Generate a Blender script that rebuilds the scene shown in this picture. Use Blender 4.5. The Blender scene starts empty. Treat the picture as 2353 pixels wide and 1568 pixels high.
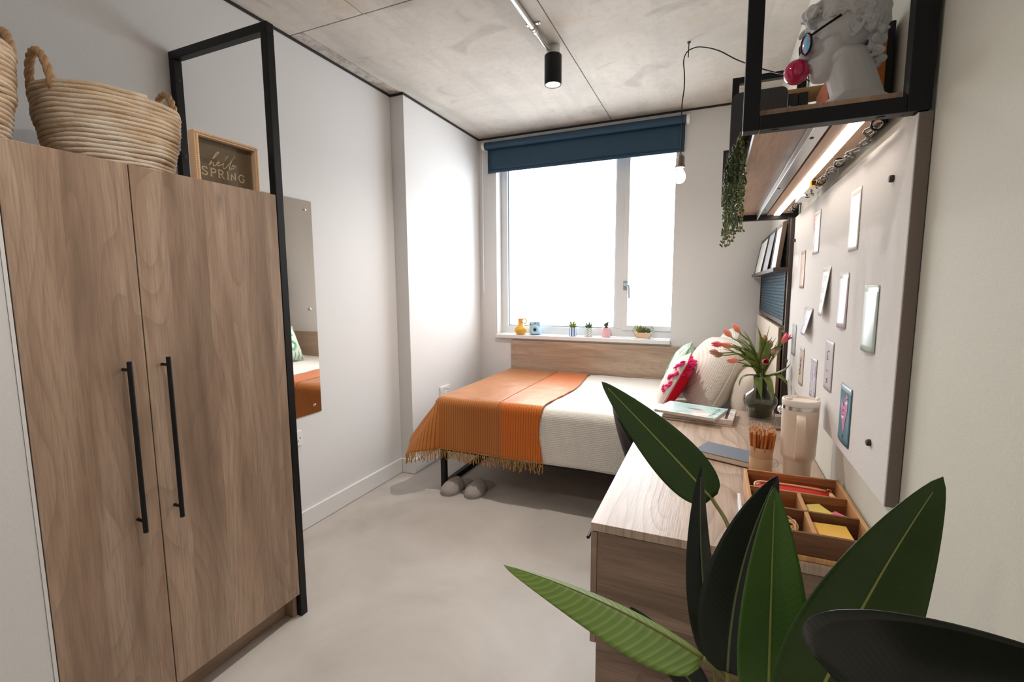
import bpy, bmesh, math, random
from mathutils import Vector, Matrix, Euler, noise

random.seed(11)
S = bpy.context.scene
COL = S.collection
PI = math.pi

# ------------------------------------------------------------------ camera
H_CAM = 1.35
YAW, PITCH, ROLL = math.radians(23.312), math.radians(6.472), math.radians(-0.319)
FPX = 1075.87
fwd = Vector((-math.sin(YAW) * math.cos(PITCH), math.cos(YAW) * math.cos(PITCH), -math.sin(PITCH)))
r0 = Vector((math.cos(YAW), math.sin(YAW), 0))
u0 = r0.cross(fwd)
cr = r0 * math.cos(ROLL) + u0 * math.sin(ROLL)
cu = cr.cross(fwd)
cam_d = bpy.data.cameras.new('camera')
cam = bpy.data.objects.new('camera', cam_d)
COL.objects.link(cam)
cam.matrix_world = Matrix(((cr.x, cu.x, -fwd.x, 0), (cr.y, cu.y, -fwd.y, 0), (cr.z, cu.z, -fwd.z, H_CAM), (0, 0, 0, 1)))
cam_d.sensor_fit = 'HORIZONTAL'
cam_d.sensor_width = 36.0
cam_d.lens = 36.0 * FPX / 2353.0
cam_d.clip_start = 0.02
S.camera = cam

# ------------------------------------------------------------------ world, window portal, exposure
W = bpy.data.worlds.new('overcast_sky')
S.world = W
W.use_nodes = True
_bg = W.node_tree.nodes['Background']
_bg.inputs[0].default_value = (0.91, 0.96, 1.0, 1)
_bg.inputs[1].default_value = 10.0
pl = bpy.data.lights.new('window_portal', 'AREA')
pl.shape = 'RECTANGLE'
pl.size, pl.size_y = 1.6, 1.55
pl.cycles.is_portal = True
po = bpy.data.objects.new('window_portal', pl)
COL.objects.link(po)
po.location = (-1.005, 4.06, 1.71)
po.rotation_euler = (math.radians(-90), 0, 0)
S.view_settings.view_transform = 'Standard'
S.view_settings.look = 'None'
S.view_settings.gamma = 1.0
S.view_settings.use_curve_mapping = False
S.view_settings.exposure = 0.09
cy = S.cycles
cy.max_bounces, cy.diffuse_bounces, cy.glossy_bounces, cy.transmission_bounces, cy.transparent_max_bounces = 8, 4, 3, 7, 8
cy.caustics_reflective = cy.caustics_refractive = False
cy.use_adaptive_sampling = True
cy.adaptive_threshold = .07
SPOT_W = 37.0
LED_E = 12.0
BULB_E = 38.0

# ------------------------------------------------------------------ helpers
def srgb(r, g, b):
    f = lambda c: (c / 12.92 if c <= 0.04045 else ((c + 0.055) / 1.055) ** 2.4)
    return (f(r / 255), f(g / 255), f(b / 255), 1)


class NT:
    def __init__(s, name):
        s.m = bpy.data.materials.new(name)
        s.m.use_nodes = True
        s.t = s.m.node_tree
        s.b = s.t.nodes['Principled BSDF']

    def n(s, typ, props=None, **ins):
        x = s.t.nodes.new(typ)
        for k, v in (props or {}).items():
            setattr(x, k, v)
        for k, v in ins.items():
            k2 = int(k[1:]) if k[0] == '_' else k.replace('_', ' ')
            if isinstance(v, bpy.types.NodeSocket):
                s.t.links.new(v, x.inputs[k2])
            else:
                x.inputs[k2].default_value = v
        return x

    def set(s, **ins):
        for k, v in ins.items():
            k2 = k.replace('_', ' ')
            if isinstance(v, bpy.types.NodeSocket):
                s.t.links.new(v, s.b.inputs[k2])
            else:
                s.b.inputs[k2].default_value = v
        return s

    def obj(s):
        return s.n('ShaderNodeTexCoord').outputs['Object']

    def mapping(s, vec, scale=(1, 1, 1), rot=(0, 0, 0), loc=(0, 0, 0)):
        return s.n('ShaderNodeMapping', Vector=vec, Scale=scale, Rotation=rot, Location=loc).outputs[0]

    def noise(s, vec, scale, detail=4, rough=.55, dist=0):
        return s.n('ShaderNodeTexNoise', Vector=vec, Scale=scale, Detail=detail, Roughness=rough, Distortion=dist).outputs[0]

    def ramp(s, fac, stops, interp='LINEAR'):
        x = s.n('ShaderNodeValToRGB', _0=fac)
        e = x.color_ramp.elements
        x.color_ramp.interpolation = interp
        while len(e) < len(stops):
            e.new(0.5)
        for i, (p, c) in enumerate(stops):
            e[i].position = p
            e[i].color = c if len(c) == 4 else (*c, 1)
        return x.outputs[0]

    def mix(s, fac, a, b, mode='MIX'):
        x = s.n('ShaderNodeMix', {'data_type': 'RGBA', 'blend_type': mode})
        for k, v in ((0, fac), (6, a), (7, b)):
            if isinstance(v, bpy.types.NodeSocket):
                s.t.links.new(v, x.inputs[k])
            else:
                x.inputs[k].default_value = v
        return x.outputs[2]

    def math(s, op, a, b=0.0, c=None):
        x = s.n('ShaderNodeMath', {'operation': op})
        for k, v in ((0, a), (1, b)) + (((2, c),) if c is not None else ()):
            if isinstance(v, bpy.types.NodeSocket):
                s.t.links.new(v, x.inputs[k])
            else:
                x.inputs[k].default_value = v
        return x.outputs[0]

    def sep(s, vec):
        return s.n('ShaderNodeSeparateXYZ', Vector=vec).outputs

    def comb(s, x=0.0, y=0.0, z=0.0):
        return s.n('ShaderNodeCombineXYZ', X=x, Y=y, Z=z).outputs[0]

    def bump(s, h, strength=.3, dist=.01):
        x = s.n('ShaderNodeBump', Height=h, Strength=strength, Distance=dist)
        s.t.links.new(x.outputs[0], s.b.inputs['Normal'])
        return s


def plain(name, col, rough=.5, metal=0., spec=.5, bump=0, bscale=200, **kw):
    m = NT(name).set(Base_Color=col, Roughness=rough, Metallic=metal, Specular_IOR_Level=spec, **kw)
    if bump:
        m.bump(m.noise(m.obj(), bscale, 3), bump, .002)
    return m.m


def mottled(name, c1, c2, scale=8, rough=.6, bump=0, bscale=150, spec=.4, detail=5, **kw):
    m = NT(name)
    o = m.obj()
    m.set(Base_Color=m.mix(m.noise(o, scale, detail), c1, c2), Roughness=rough, Specular_IOR_Level=spec, **kw)
    if bump:
        m.bump(m.noise(o, bscale, 3), bump, .002)
    return m.m


def emit(name, col, e):
    return NT(name).set(Base_Color=(0.9, 0.9, 0.9, 1), Emission_Color=col, Emission_Strength=e, Roughness=.4).m


def wood(name, light, mid, dark, grain='Z', across='Y', stave=.11, rough=.42, spec=.4, gscale=1.0, seed=0.0, bump=.12, ringk=.24):
    """laminate oak: staves of slightly different tone, long fibres, cathedral figure"""
    m = NT(name)
    o = m.mapping(m.obj(), loc=(seed, seed * .7, seed * 1.3))
    ax = {'X': 0, 'Y': 1, 'Z': 2}
    xyz = m.sep(o)
    g, a = xyz[ax[grain]], xyz[ax[across]]
    wob = m.noise(o, 2.2, 2)
    a2 = m.math('MULTIPLY_ADD', wob, .03, a)
    idx = m.math('FLOOR', m.math('DIVIDE', a2, stave))
    rnd = m.n('ShaderNodeTexWhiteNoise', {'noise_dimensions': '1D'}, W=idx).outputs[0]
    gs = m.math('MULTIPLY_ADD', rnd, 7.3, g)
    v1 = m.comb(m.math('MULTIPLY', a, 14 * gscale), m.math('MULTIPLY', gs, 1.1 * gscale), m.math('MULTIPLY', rnd, 9.0))
    big = m.noise(v1, 1.0, 3, .55, .4)
    v2 = m.comb(m.math('MULTIPLY', a, 260 * gscale), m.math('MULTIPLY', gs, 9 * gscale), rnd)
    fib = m.noise(v2, 1.0, 3, .6, .2)
    # cathedral rings
    ring = m.math('FRACT', m.math('MULTIPLY', m.noise(m.comb(m.math('MULTIPLY', a, 5 * gscale), m.math('MULTIPLY', gs, .9 * gscale), rnd), 1.0, 1, .4, .3), 16.0))
    ring = m.math('POWER', ring, 3.0)
    knot = m.n('ShaderNodeTexVoronoi', Vector=m.comb(m.math('MULTIPLY', a, 6), m.math('MULTIPLY', g, 2.1), 0.0), Scale=1.0).outputs[0]
    kn = m.ramp(knot, [(0.0, (1, 1, 1, 1)), (0.06, (.4, .4, .4, 1)), (0.16, (0, 0, 0, 1))])
    col = m.ramp(big, [(.22, dark), (.46, mid), (.74, light)])
    col = m.mix(m.math('MULTIPLY', ring, ringk), col, dark)
    col = m.mix(m.math('MULTIPLY', m.ramp(fib, [(.45, (0, 0, 0, 1)), (.66, (1, 1, 1, 1))]), .40), col, dark)
    col = m.mix(m.math('MULTIPLY', kn, .6), col, tuple(x * .55 for x in dark[:3]) + (1,))
    tone = m.math('MULTIPLY_ADD', rnd, .16, .92)
    col = m.mix(1.0, col, m.n('ShaderNodeCombineColor', _0=tone, _1=tone, _2=tone).outputs[0], 'MULTIPLY')
    m.set(Base_Color=col, Roughness=rough, Specular_IOR_Level=spec)
    m.bump(m.math('ADD', m.math('MULTIPLY', fib, .6), m.math('MULTIPLY', ring, .5)), bump, .0015)
    return m.m


# ------------------------------------------------------------------ mesh collector
class MB:
    def __init__(s):
        s.v, s.f = [], []

    def add(s, vs, fs):
        o = len(s.v)
        s.v += [tuple(p) for p in vs]
        s.f += [tuple(i + o for i in f) for f in fs]
        return s

    def box(s, x0, x1, y0, y1, z0, z1):
        return s.add([(x0, y0, z0), (x1, y0, z0), (x1, y1, z0), (x0, y1, z0), (x0, y0, z1), (x1, y0, z1), (x1, y1, z1), (x0, y1, z1)],
                     [(0, 3, 2, 1), (4, 5, 6, 7), (0, 1, 5, 4), (1, 2, 6, 5), (2, 3, 7, 6), (3, 0, 4, 7)])

    def obox(s, c, sx, sy, sz, rot):
        R = Euler(rot).to_matrix()
        c = Vector(c)
        b = MB().box(-sx / 2, sx / 2, -sy / 2, sy / 2, -sz / 2, sz / 2)
        return s.add([c + R @ Vector(p) for p in b.v], b.f)

    def grid(s, fn, nu, nv, close_u=False, close_v=False):
        o = len(s.v)
        for j in range(nv if close_v else nv + 1):
            for i in range(nu if close_u else nu + 1):
                s.v.append(tuple(fn(i / nu, j / nv)))
        w = nu if close_u else nu + 1
        hh = nv if close_v else nv + 1
        for j in range(nv):
            for i in range(nu):
                s.f.append((o + j * w + i, o + j * w + (i + 1) % w, o + ((j + 1) % hh) * w + (i + 1) % w, o + ((j + 1) % hh) * w + i))
        return s

    def tube(s, pts, r, seg=8, cap=True, closed=False):
        pts = [Vector(p) for p in pts]
        n = len(pts)
        rs = r if isinstance(r, (list, tuple)) else [r] * n
        o = len(s.v)
        up = None
        for i in range(n):
            if closed:
                t = pts[(i + 1) % n] - pts[i - 1]
            else:
                t = pts[min(i + 1, n - 1)] - pts[max(i - 1, 0)]
            t = t.normalized() if t.length > 1e-9 else Vector((0, 0, 1))
            if up is None:
                up = t.orthogonal().normalized()
            else:
                up = (up - t * up.dot(t))
                up = up.normalized() if up.length > 1e-6 else t.orthogonal().normalized()
            b = t.cross(up)
            for k in range(seg):
                a = 2 * PI * k / seg
                s.v.append(tuple(pts[i] + (up * math.cos(a) + b * math.sin(a)) * rs[i]))
        for i in range(n if closed else n - 1):
            j = (i + 1) % n
            for k in range(seg):
                s.f.append((o + i * seg + k, o + i * seg + (k + 1) % seg, o + j * seg + (k + 1) % seg, o + j * seg + k))
        if cap and not closed:
            s.f.append(tuple(o + k for k in range(seg))[::-1])
            s.f.append(tuple(o + (n - 1) * seg + k for k in range(seg)))
        return s

    def lathe(s, prof, c=(0, 0, 0), seg=32, sx=1., sy=1.):
        """prof: list of (r, z); r=0 ends are closed"""
        o = len(s.v)
        rows = []
        for r, z in prof:
            if r < 1e-6:
                rows.append([len(s.v)])
                s.v.append((c[0], c[1], c[2] + z))
            else:
                rows.append(list(range(len(s.v), len(s.v) + seg)))
                for k in range(seg):
                    a = 2 * PI * k / seg
                    s.v.append((c[0] + r * math.cos(a) * sx, c[1] + r * math.sin(a) * sy, c[2] + z))
        for A, B in zip(rows, rows[1:]):
            for k in range(seg):
                k2 = (k + 1) % seg
                if len(A) == 1 and len(B) == 1:
                    continue
                if len(A) == 1:
                    s.f.append((A[0], B[k2], B[k]))
                elif len(B) == 1:
                    s.f.append((A[k], A[k2], B[0]))
                else:
                    s.f.append((A[k], A[k2], B[k2], B[k]))
        return s

    def ball(s, c, r, seg=12, rings=8, rot=None):
        if not isinstance(r, (tuple, list)):
            r = (r, r, r)
        R = Euler(rot).to_matrix() if rot else Matrix.Identity(3)
        c = Vector(c)
        b = MB().lathe([(math.sin(PI * i / rings), -math.cos(PI * i / rings)) for i in range(rings + 1)], seg=seg)
        return s.add([c + R @ Vector((p[0] * r[0], p[1] * r[1], p[2] * r[2])) for p in b.v], b.f)

    def prism(s, poly, axis, a, b):
        """poly in the two other axes (in x,y,z order), extruded along axis from a to b"""
        n = len(poly)
        def P(p, t):
            return {'X': (t, p[0], p[1]), 'Y': (p[0], t, p[1]), 'Z': (p[0], p[1], t)}[axis]
        return s.add([P(p, a) for p in poly] + [P(p, b) for p in poly],
                     [tuple(range(n))[::-1], tuple(range(n, 2 * n))] + [(i, (i + 1) % n, n + (i + 1) % n, n + i) for i in range(n)])

    def torus(s, c, nrm, R, r, seg=20, sub=8):
        n = Vector(nrm).normalized()
        u = n.orthogonal().normalized()
        w = n.cross(u)
        c = Vector(c)
        return s.tube([c + (u * math.cos(2 * PI * k / seg) + w * math.sin(2 * PI * k / seg)) * R for k in range(seg)], r, sub, closed=True)

    def ribbon(s, pts, w, nrm, th=.0006):
        """flat stroke along a polyline lying in a plane with normal nrm"""
        nrm = Vector(nrm).normalized()
        pts = [Vector(p) for p in pts]
        L, Rr = [], []
        for i, p in enumerate(pts):
            t = (pts[min(i + 1, len(pts) - 1)] - pts[max(i - 1, 0)]).normalized()
            d = nrm.cross(t) * (w / 2)
            L.append(p + d)
            Rr.append(p - d)
        n = len(pts)
        vs = L + Rr + [p + nrm * th for p in L] + [p + nrm * th for p in Rr]
        fs = []
        for i in range(n - 1):
            fs += [(2 * n + i, 2 * n + i + 1, 3 * n + i + 1, 3 * n + i), (i, 2 * n + i, 2 * n + i + 1, i + 1)[::-1], (n + i, 3 * n + i, 3 * n + i + 1, n + i + 1), (i, i + 1, n + i + 1, n + i)[::-1]]
        return s.add(vs, fs)

    def xform(s, M):
        s.v = [tuple(M @ Vector(p)) for p in s.v]
        return s

    def build(s, name, mat, parent=None, smooth=None, bevel=0, bseg=2, solid=0, subd=0, local=False, fixn=True):
        off = Vector((0, 0, 0))
        if parent is not None and not local:
            off = parent['_off'] if '_off' in parent else (0, 0, 0)
            off = Vector(off)
        me = bpy.data.meshes.new(name)
        me.from_pydata([(p[0] - off[0], p[1] - off[1], p[2] - off[2]) for p in s.v], [], s.f)
        if fixn:
            bm = bmesh.new()
            bm.from_mesh(me)
            bmesh.ops.recalc_face_normals(bm, faces=bm.faces)
            bm.to_mesh(me)
            bm.free()
        me.update()
        if smooth is not None:
            me.polygons.foreach_set('use_smooth', [True] * len(me.polygons))
            if smooth < 179:
                me.set_sharp_from_angle(angle=math.radians(smooth))
        o = bpy.data.objects.new(name, me)
        COL.objects.link(o)
        if mat is not None:
            me.materials.append(mat)
        if parent is not None:
            o.parent = parent
            o['_off'] = tuple(off)
        if solid:
            md = o.modifiers.new('thickness', 'SOLIDIFY')
            md.thickness = solid
            md.offset = 0
        if bevel:
            md = o.modifiers.new('edge', 'BEVEL')
            md.width = bevel
            md.segments = bseg
            md.limit_method = 'ANGLE'
            md.angle_limit = math.radians(40)
        if subd:
            md = o.modifiers.new('smooth', 'SUBSURF')
            md.levels = md.render_levels = subd
        return o


def thing(name, label, cat, loc=(0, 0, 0), group=None, rot=None):
    o = bpy.data.objects.new(name, None)
    COL.objects.link(o)
    o.empty_display_size = .05
    o.location = loc
    if rot:
        o.rotation_euler = rot
        o['_off'] = (0.0, 0.0, 0.0)
    else:
        o['_off'] = tuple(float(x) for x in loc)
    o['label'], o['category'] = label, cat
    if group:
        o['group'] = group
    return o


def tag(o, label, cat, group=None, kind=None):
    o['label'], o['category'] = label, cat
    if group:
        o['group'] = group
    if kind:
        o['kind'] = kind
    return o


def struct(o, label=None, cat=None):
    o['kind'] = 'structure'
    if label:
        o['label'] = label
        o['category'] = cat
    return o


def copy_tree(o, parent=None):
    c = o.copy()
    COL.objects.link(c)
    c.parent = parent
    for ch in list(o.children):
        copy_tree(ch, c)
    return c


def box(*a):
    return MB().box(*a)


def bez(p0, p1, p2, n=12):
    p0, p1, p2 = Vector(p0), Vector(p1), Vector(p2)
    return [p0 * (1 - t) ** 2 + p1 * 2 * t * (1 - t) + p2 * t * t for t in [i / n for i in range(n + 1)]]


def spline(pts, n=8):
    """Catmull-Rom through points"""
    P = [Vector(p) for p in pts]
    P = [P[0] * 2 - P[1]] + P + [P[-1] * 2 - P[-2]]
    out = []
    for i in range(1, len(P) - 2):
        a, b, c, d = P[i - 1:i + 3]
        for k in range(n):
            t = k / n
            out.append(.5 * ((2 * b) + (c - a) * t + (2 * a - 5 * b + 4 * c - d) * t * t + (3 * b - a - 3 * c + d) * t ** 3))
    out.append(P[-2])
    return out
# ------------------------------------------------------------------ materials
OAK_L, OAK_M, OAK_D = srgb(188, 164, 143), srgb(163, 136, 115), srgb(122, 99, 82)
M = {}
M['oak_v'] = wood('oak_laminate_vertical', OAK_L, OAK_M, OAK_D, 'Z', 'Y', .12, seed=3.1, ringk=.34)
M['oak_plinth'] = wood('oak_laminate_plinth', OAK_L, OAK_M, OAK_D, 'Y', 'Z', .3, seed=1.1)
DK_L, DK_M, DK_D = srgb(206, 184, 166), srgb(184, 160, 142), srgb(140, 116, 100)
M['oak_desk'] = wood('oak_laminate_desktop', DK_L, DK_M, DK_D, 'Y', 'X', .16, rough=.33, spec=.6, seed=5.2, bump=.35, ringk=.6)
M['oak_end_shaded'] = wood('oak_laminate_shaded_end', srgb(160, 136, 119), srgb(136, 112, 96), srgb(94, 76, 64), 'X', 'Z', .14, rough=.4, seed=7.9, bump=.25, ringk=.45)  # same decor as the desktop, with the end's shade mixed into the colours
M['oak_head'] = wood('oak_laminate_headboard', srgb(200, 178, 158), srgb(178, 154, 134), srgb(140, 118, 100), 'X', 'Z', .13, seed=9.4)
M['oak_shelf'] = wood('oak_laminate_shelf', srgb(200, 170, 145), srgb(178, 146, 120), srgb(140, 110, 90), 'Y', 'X', .16, seed=2.4)
M['oak_edge'] = wood('oak_edge', srgb(200, 165, 130), srgb(176, 138, 105), srgb(130, 96, 70), 'Z', 'X', .2, seed=4.4)

def m_wall(name='white_woven_wallpaper', c1=srgb(214, 213, 212), c2=srgb(232, 231, 231)):
    m = NT(name)
    o = m.obj()
    x = m.sep(o)
    v = m.noise(m.comb(m.math('MULTIPLY', m.math('ADD', x[0], x[1]), 420.0), m.math('MULTIPLY', x[2], 70.0), 0.0), 1.0, 3)
    h = m.noise(m.comb(m.math('MULTIPLY', m.math('ADD', x[0], x[1]), 70.0), m.math('MULTIPLY', x[2], 420.0), 3.0), 1.0, 3)
    w = m.math('ADD', v, h)
    m.set(Base_Color=m.mix(m.math('MULTIPLY', w, .5), c1, c2), Roughness=.75, Specular_IOR_Level=.25)
    m.bump(w, .22, .0012)
    return m.m
M['wall'] = m_wall()
M['wall_cream'] = m_wall('cream_woven_wallpaper', srgb(208, 206, 194), srgb(226, 224, 212))
M['white_gloss'] = plain('white_satin_paint', srgb(228, 227, 226), .4)
M['white_frame'] = plain('white_window_frame', srgb(226, 228, 230), .3)
M['white_plastic'] = plain('white_plastic', srgb(236, 235, 232), .35)

def m_concrete(name='board_marked_concrete', dirt=0.):
    m = NT(name)
    o = m.obj()
    a = m.noise(o, 1.3, 6, .6, .4)
    b = m.noise(m.mapping(o, (3, .6, 1), loc=(4, 2, 0)), 1.6, 5, .65, .6)
    c = m.noise(o, 26, 4, .6)
    col = m.ramp(a, [(.3, srgb(184, 178, 170)), (.5, srgb(200, 193, 185)), (.7, srgb(212, 205, 196))])
    col = m.mix(m.math('MULTIPLY', m.ramp(b, [(.5, (0, 0, 0, 1)), (.75, (1, 1, 1, 1))]), .6), col, srgb(164, 164, 158))
    rust = m.noise(m.mapping(o, (1, 5, 1), loc=(9, 0, 0)), 1.4, 4, .6)
    col = m.mix(m.math('MULTIPLY', m.ramp(rust, [(.6, (0, 0, 0, 1)), (.72, (1, 1, 1, 1))]), .35), col, srgb(200, 172, 142))
    col = m.mix(m.math('MULTIPLY', m.ramp(c, [(.5, (0, 0, 0, 1)), (.8, (1, 1, 1, 1))]), .25), col, srgb(150, 142, 134))
    vo = m.n('ShaderNodeTexVoronoi', Vector=m.mapping(o, (1, 1, 0)), Scale=4.2, Randomness=1.0).outputs[0]
    pit = m.ramp(vo, [(0.0, (1, 1, 1, 1)), (.016, (1, 1, 1, 1)), (.034, (0, 0, 0, 1))])
    blot = m.ramp(m.noise(m.mapping(o, loc=(3.3, 7.1, 0)), 3.4, 3, .5, .9), [(.60, (0, 0, 0, 1)), (.70, (1, 1, 1, 1))])
    col = m.mix(m.math('MULTIPLY', blot, .42), col, srgb(150, 146, 138))
    if dirt:
        col = m.mix(m.math('MULTIPLY', m.ramp(m.noise(o, 22, 5, .7), [(.40, (0, 0, 0, 1)), (.62, (1, 1, 1, 1))]), dirt), col, srgb(104, 92, 82))
    col = m.mix(m.math('MULTIPLY', pit, .7), col, srgb(110, 92, 80))
    m.set(Base_Color=col, Roughness=.8, Specular_IOR_Level=.25)
    m.bump(m.math('ADD', m.math('MULTIPLY', c, .5), a), .3, .006)
    return m.m
M['concrete'] = m_concrete()
M['concrete_dirty'] = m_concrete('stained_concrete_edge', .55)
M['joint_dirt'] = mottled('dirty_joint', srgb(92, 80, 72), srgb(140, 128, 118), 30, .9)

def m_floor():
    m = NT('concrete_look_vinyl')
    o = m.obj()
    a = m.noise(o, 1.7, 6, .6, .5)
    b = m.noise(o, 9, 5, .6)
    col = m.ramp(a, [(.3, srgb(172, 164, 158)), (.5, srgb(190, 182, 175)), (.7, srgb(202, 195, 188))])
    col = m.mix(m.math('MULTIPLY', b, .3), col, srgb(178, 170, 162))
    m.set(Base_Color=col, Roughness=m.math('MULTIPLY_ADD', b, .2, .36), Specular_IOR_Level=.4)
    m.bump(b, .05, .002)
    return m.m
M['floor'] = m_floor()
M['black_steel'] = plain('black_powder_coat', srgb(17, 17, 19), .45, 0, .3, .06, 500)
M['shadow_gap'] = plain('dark_gap_profile', srgb(38, 34, 33), .6)
M['black_plastic'] = plain('black_plastic', srgb(22, 22, 25), .4, 0, .3)
M['chrome'] = plain('polished_steel', (.8, .8, .8, 1), .12, 1.0)
M['steel'] = plain('galvanised_steel', srgb(196, 196, 194), .32, 1.0, .5, .05, 60)
M['zinc'] = plain('zinc_conduit', srgb(205, 204, 200), .4, .75)
M['mirror'] = plain('mirror_glass', (.86, .83, .79, 1), .0, 1.0)

def m_pane(name='window_pane_glass', tint=(1, 1, 1, 1), refl=.06):
    m = NT(name)
    t = m.n('ShaderNodeBsdfTransparent', Color=tint).outputs[0]
    g = m.n('ShaderNodeBsdfGlossy', Color=(1, 1, 1, 1), Roughness=.01).outputs[0]
    fr = m.n('ShaderNodeLayerWeight', Blend=.12).outputs[0]
    mx = m.n('ShaderNodeMixShader', _0=m.math('MULTIPLY_ADD', fr, .5, refl), _1=t, _2=g).outputs[0]
    out = [n for n in m.t.nodes if n.type == 'OUTPUT_MATERIAL'][0]
    m.t.links.new(mx, out.inputs[0])
    m.t.nodes.remove(m.b)
    return m.m
M['pane'] = m_pane()
M['film'] = m_pane('clear_film', (.97, .97, .97, 1), .015)

def m_blind():
    m = NT('navy_blackout_fabric')
    o = m.obj()
    x = m.sep(o)
    n1 = m.noise(m.comb(m.math('MULTIPLY', x[0], 600.0), m.math('MULTIPLY', x[2], 40.0), 0.0), 1, 2)
    m.set(Base_Color=m.mix(n1, srgb(30, 56, 76), srgb(44, 76, 100)), Roughness=.5, Specular_IOR_Level=.4)
    m.bump(n1, .1, .001)
    return m.m
M['blind'] = m_blind()

def m_waffle(name, c, k=2 * PI / .0115, s=.42, c2=None):
    m = NT(name)
    x = m.sep(m.obj())
    a = m.math('SINE', m.math('MULTIPLY', x[0], k))
    b = m.math('SINE', m.math('MULTIPLY', m.math('ADD', x[1], x[2]), k))
    hgt = m.math('MAXIMUM', a, b)
    col = m.mix(m.math('MULTIPLY_ADD', hgt, .5, .5), c2 or tuple(v * .9 for v in c[:3]) + (1,), c)
    m.set(Base_Color=col, Roughness=.9, Specular_IOR_Level=.1, Sheen_Weight=.15)
    m.bump(hgt, s, .003)
    return m.m
M['waffle'] = m_waffle('white_waffle_cotton', srgb(232, 226, 218))
M['waffle_fine'] = m_waffle('cream_knit_cotton', srgb(230, 221, 210), 2 * PI / .008, .5)
M['linen'] = plain('beige_cotton', srgb(216, 204, 192), .9, 0, .1, .2, 260)

def m_throw():
    m = NT('striped_orange_throw')
    x = m.sep(m.obj())
    X = x[0]
    yz = m.math('ADD', x[1], x[2])
    fine = m.math('SINE', m.math('MULTIPLY', X, 2 * PI / .0165))
    line = m.ramp(m.math('MULTIPLY_ADD', fine, .5, .5), [(.0, (1, 1, 1, 1)), (.10, (1, 1, 1, 1)), (.3, (0, 0, 0, 1))])
    zone = m.ramp(m.math('MULTIPLY_ADD', X, 1.0, 2.0), [(.0, srgb(178, 104, 50)), (.46, srgb(180, 108, 54)), (.60, srgb(168, 94, 42)), (.805, srgb(172, 98, 46)), (.812, srgb(206, 92, 16)), (1.0, srgb(210, 96, 18))])
    wv = m.noise(m.comb(m.math('MULTIPLY', X, 700.0), m.math('MULTIPLY', yz, 260.0), 0.0), 1, 2)
    lat = m.math('SINE', m.math('MULTIPLY', yz, 2 * PI / .009))
    col = m.mix(m.math('MULTIPLY', line, .8), zone, srgb(96, 56, 28))
    col = m.mix(m.math('MULTIPLY', wv, .25), col, srgb(226, 144, 72))
    m.set(Base_Color=col, Roughness=.36, Specular_IOR_Level=.9, IOR=1.6, Specular_Tint=(1, .6, .3, 1), Sheen_Weight=.45, Sheen_Roughness=.3, Sheen_Tint=(1, .92, .84, 1))
    m.bump(m.math('ADD', m.math('MULTIPLY', line, -.8), m.math('MULTIPLY', lat, .35)), .28, .002)
    return m.m
M['throw'] = m_throw()
M['tassel'] = mottled('golden_yarn', srgb(206, 158, 84), srgb(170, 118, 56), 60, .9)

def m_rope():
    m = NT('maize_rope')
    o = m.obj()
    a = m.noise(m.mapping(o, (6, 6, 90)), 1, 4, .6, .5)
    b = m.noise(o, 6, 4)
    col = m.ramp(a, [(.3, srgb(186, 156, 124)), (.5, srgb(214, 188, 158)), (.7, srgb(234, 216, 194))])
    col = m.mix(m.ramp(b, [(.45, (0, 0, 0, 1)), (.62, (1, 1, 1, 1))]), col, srgb(236, 224, 208))
    m.set(Base_Color=col, Roughness=.85, Specular_IOR_Level=.2)
    m.bump(m.math('ADD', a, m.noise(o, 140, 3)), .6, .004)
    return m.m
M['maize'] = m_rope()
M['jute'] = mottled('jute_rope', srgb(206, 170, 132), srgb(172, 134, 98), 90, .9, .5, 300)

def m_felt(name, c, c2, sc=420):
    m = NT(name)
    o = m.obj()
    n1 = m.noise(o, sc, 3)
    m.set(Base_Color=m.mix(n1, c, c2), Roughness=.95, Specular_IOR_Level=.1, Sheen_Weight=.1)
    m.bump(n1, .35, .002)
    return m.m
M['pinboard'] = m_felt('oatmeal_pinboard_fabric', srgb(216, 211, 207), srgb(236, 232, 229))
M['pin_edge'] = m_felt('taupe_fabric_edge', srgb(112, 100, 92), srgb(140, 126, 116))
M['felt_grey'] = m_felt('charcoal_felt', srgb(70, 70, 72), srgb(96, 96, 98))
M['slipper'] = m_felt('grey_slipper_felt', srgb(148, 140, 134), srgb(172, 164, 158), 300)
M['plaster'] = mottled('white_plaster', srgb(206, 205, 206), srgb(222, 221, 221), 14, .62, .08, 90)
M['bubble'] = plain('glossy_magenta', srgb(196, 12, 84), .12, 0, .6, Coat_Weight=.5)
M['smoke_glass'] = NT('smoked_glass').set(Base_Color=srgb(196, 198, 192), Roughness=.02, Transmission_Weight=.97, IOR=1.35).m
M['clear_glass'] = NT('clear_glass').set(Base_Color=(.95, .95, .95, 1), Roughness=.02, Transmission_Weight=.92, IOR=1.3).m

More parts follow.
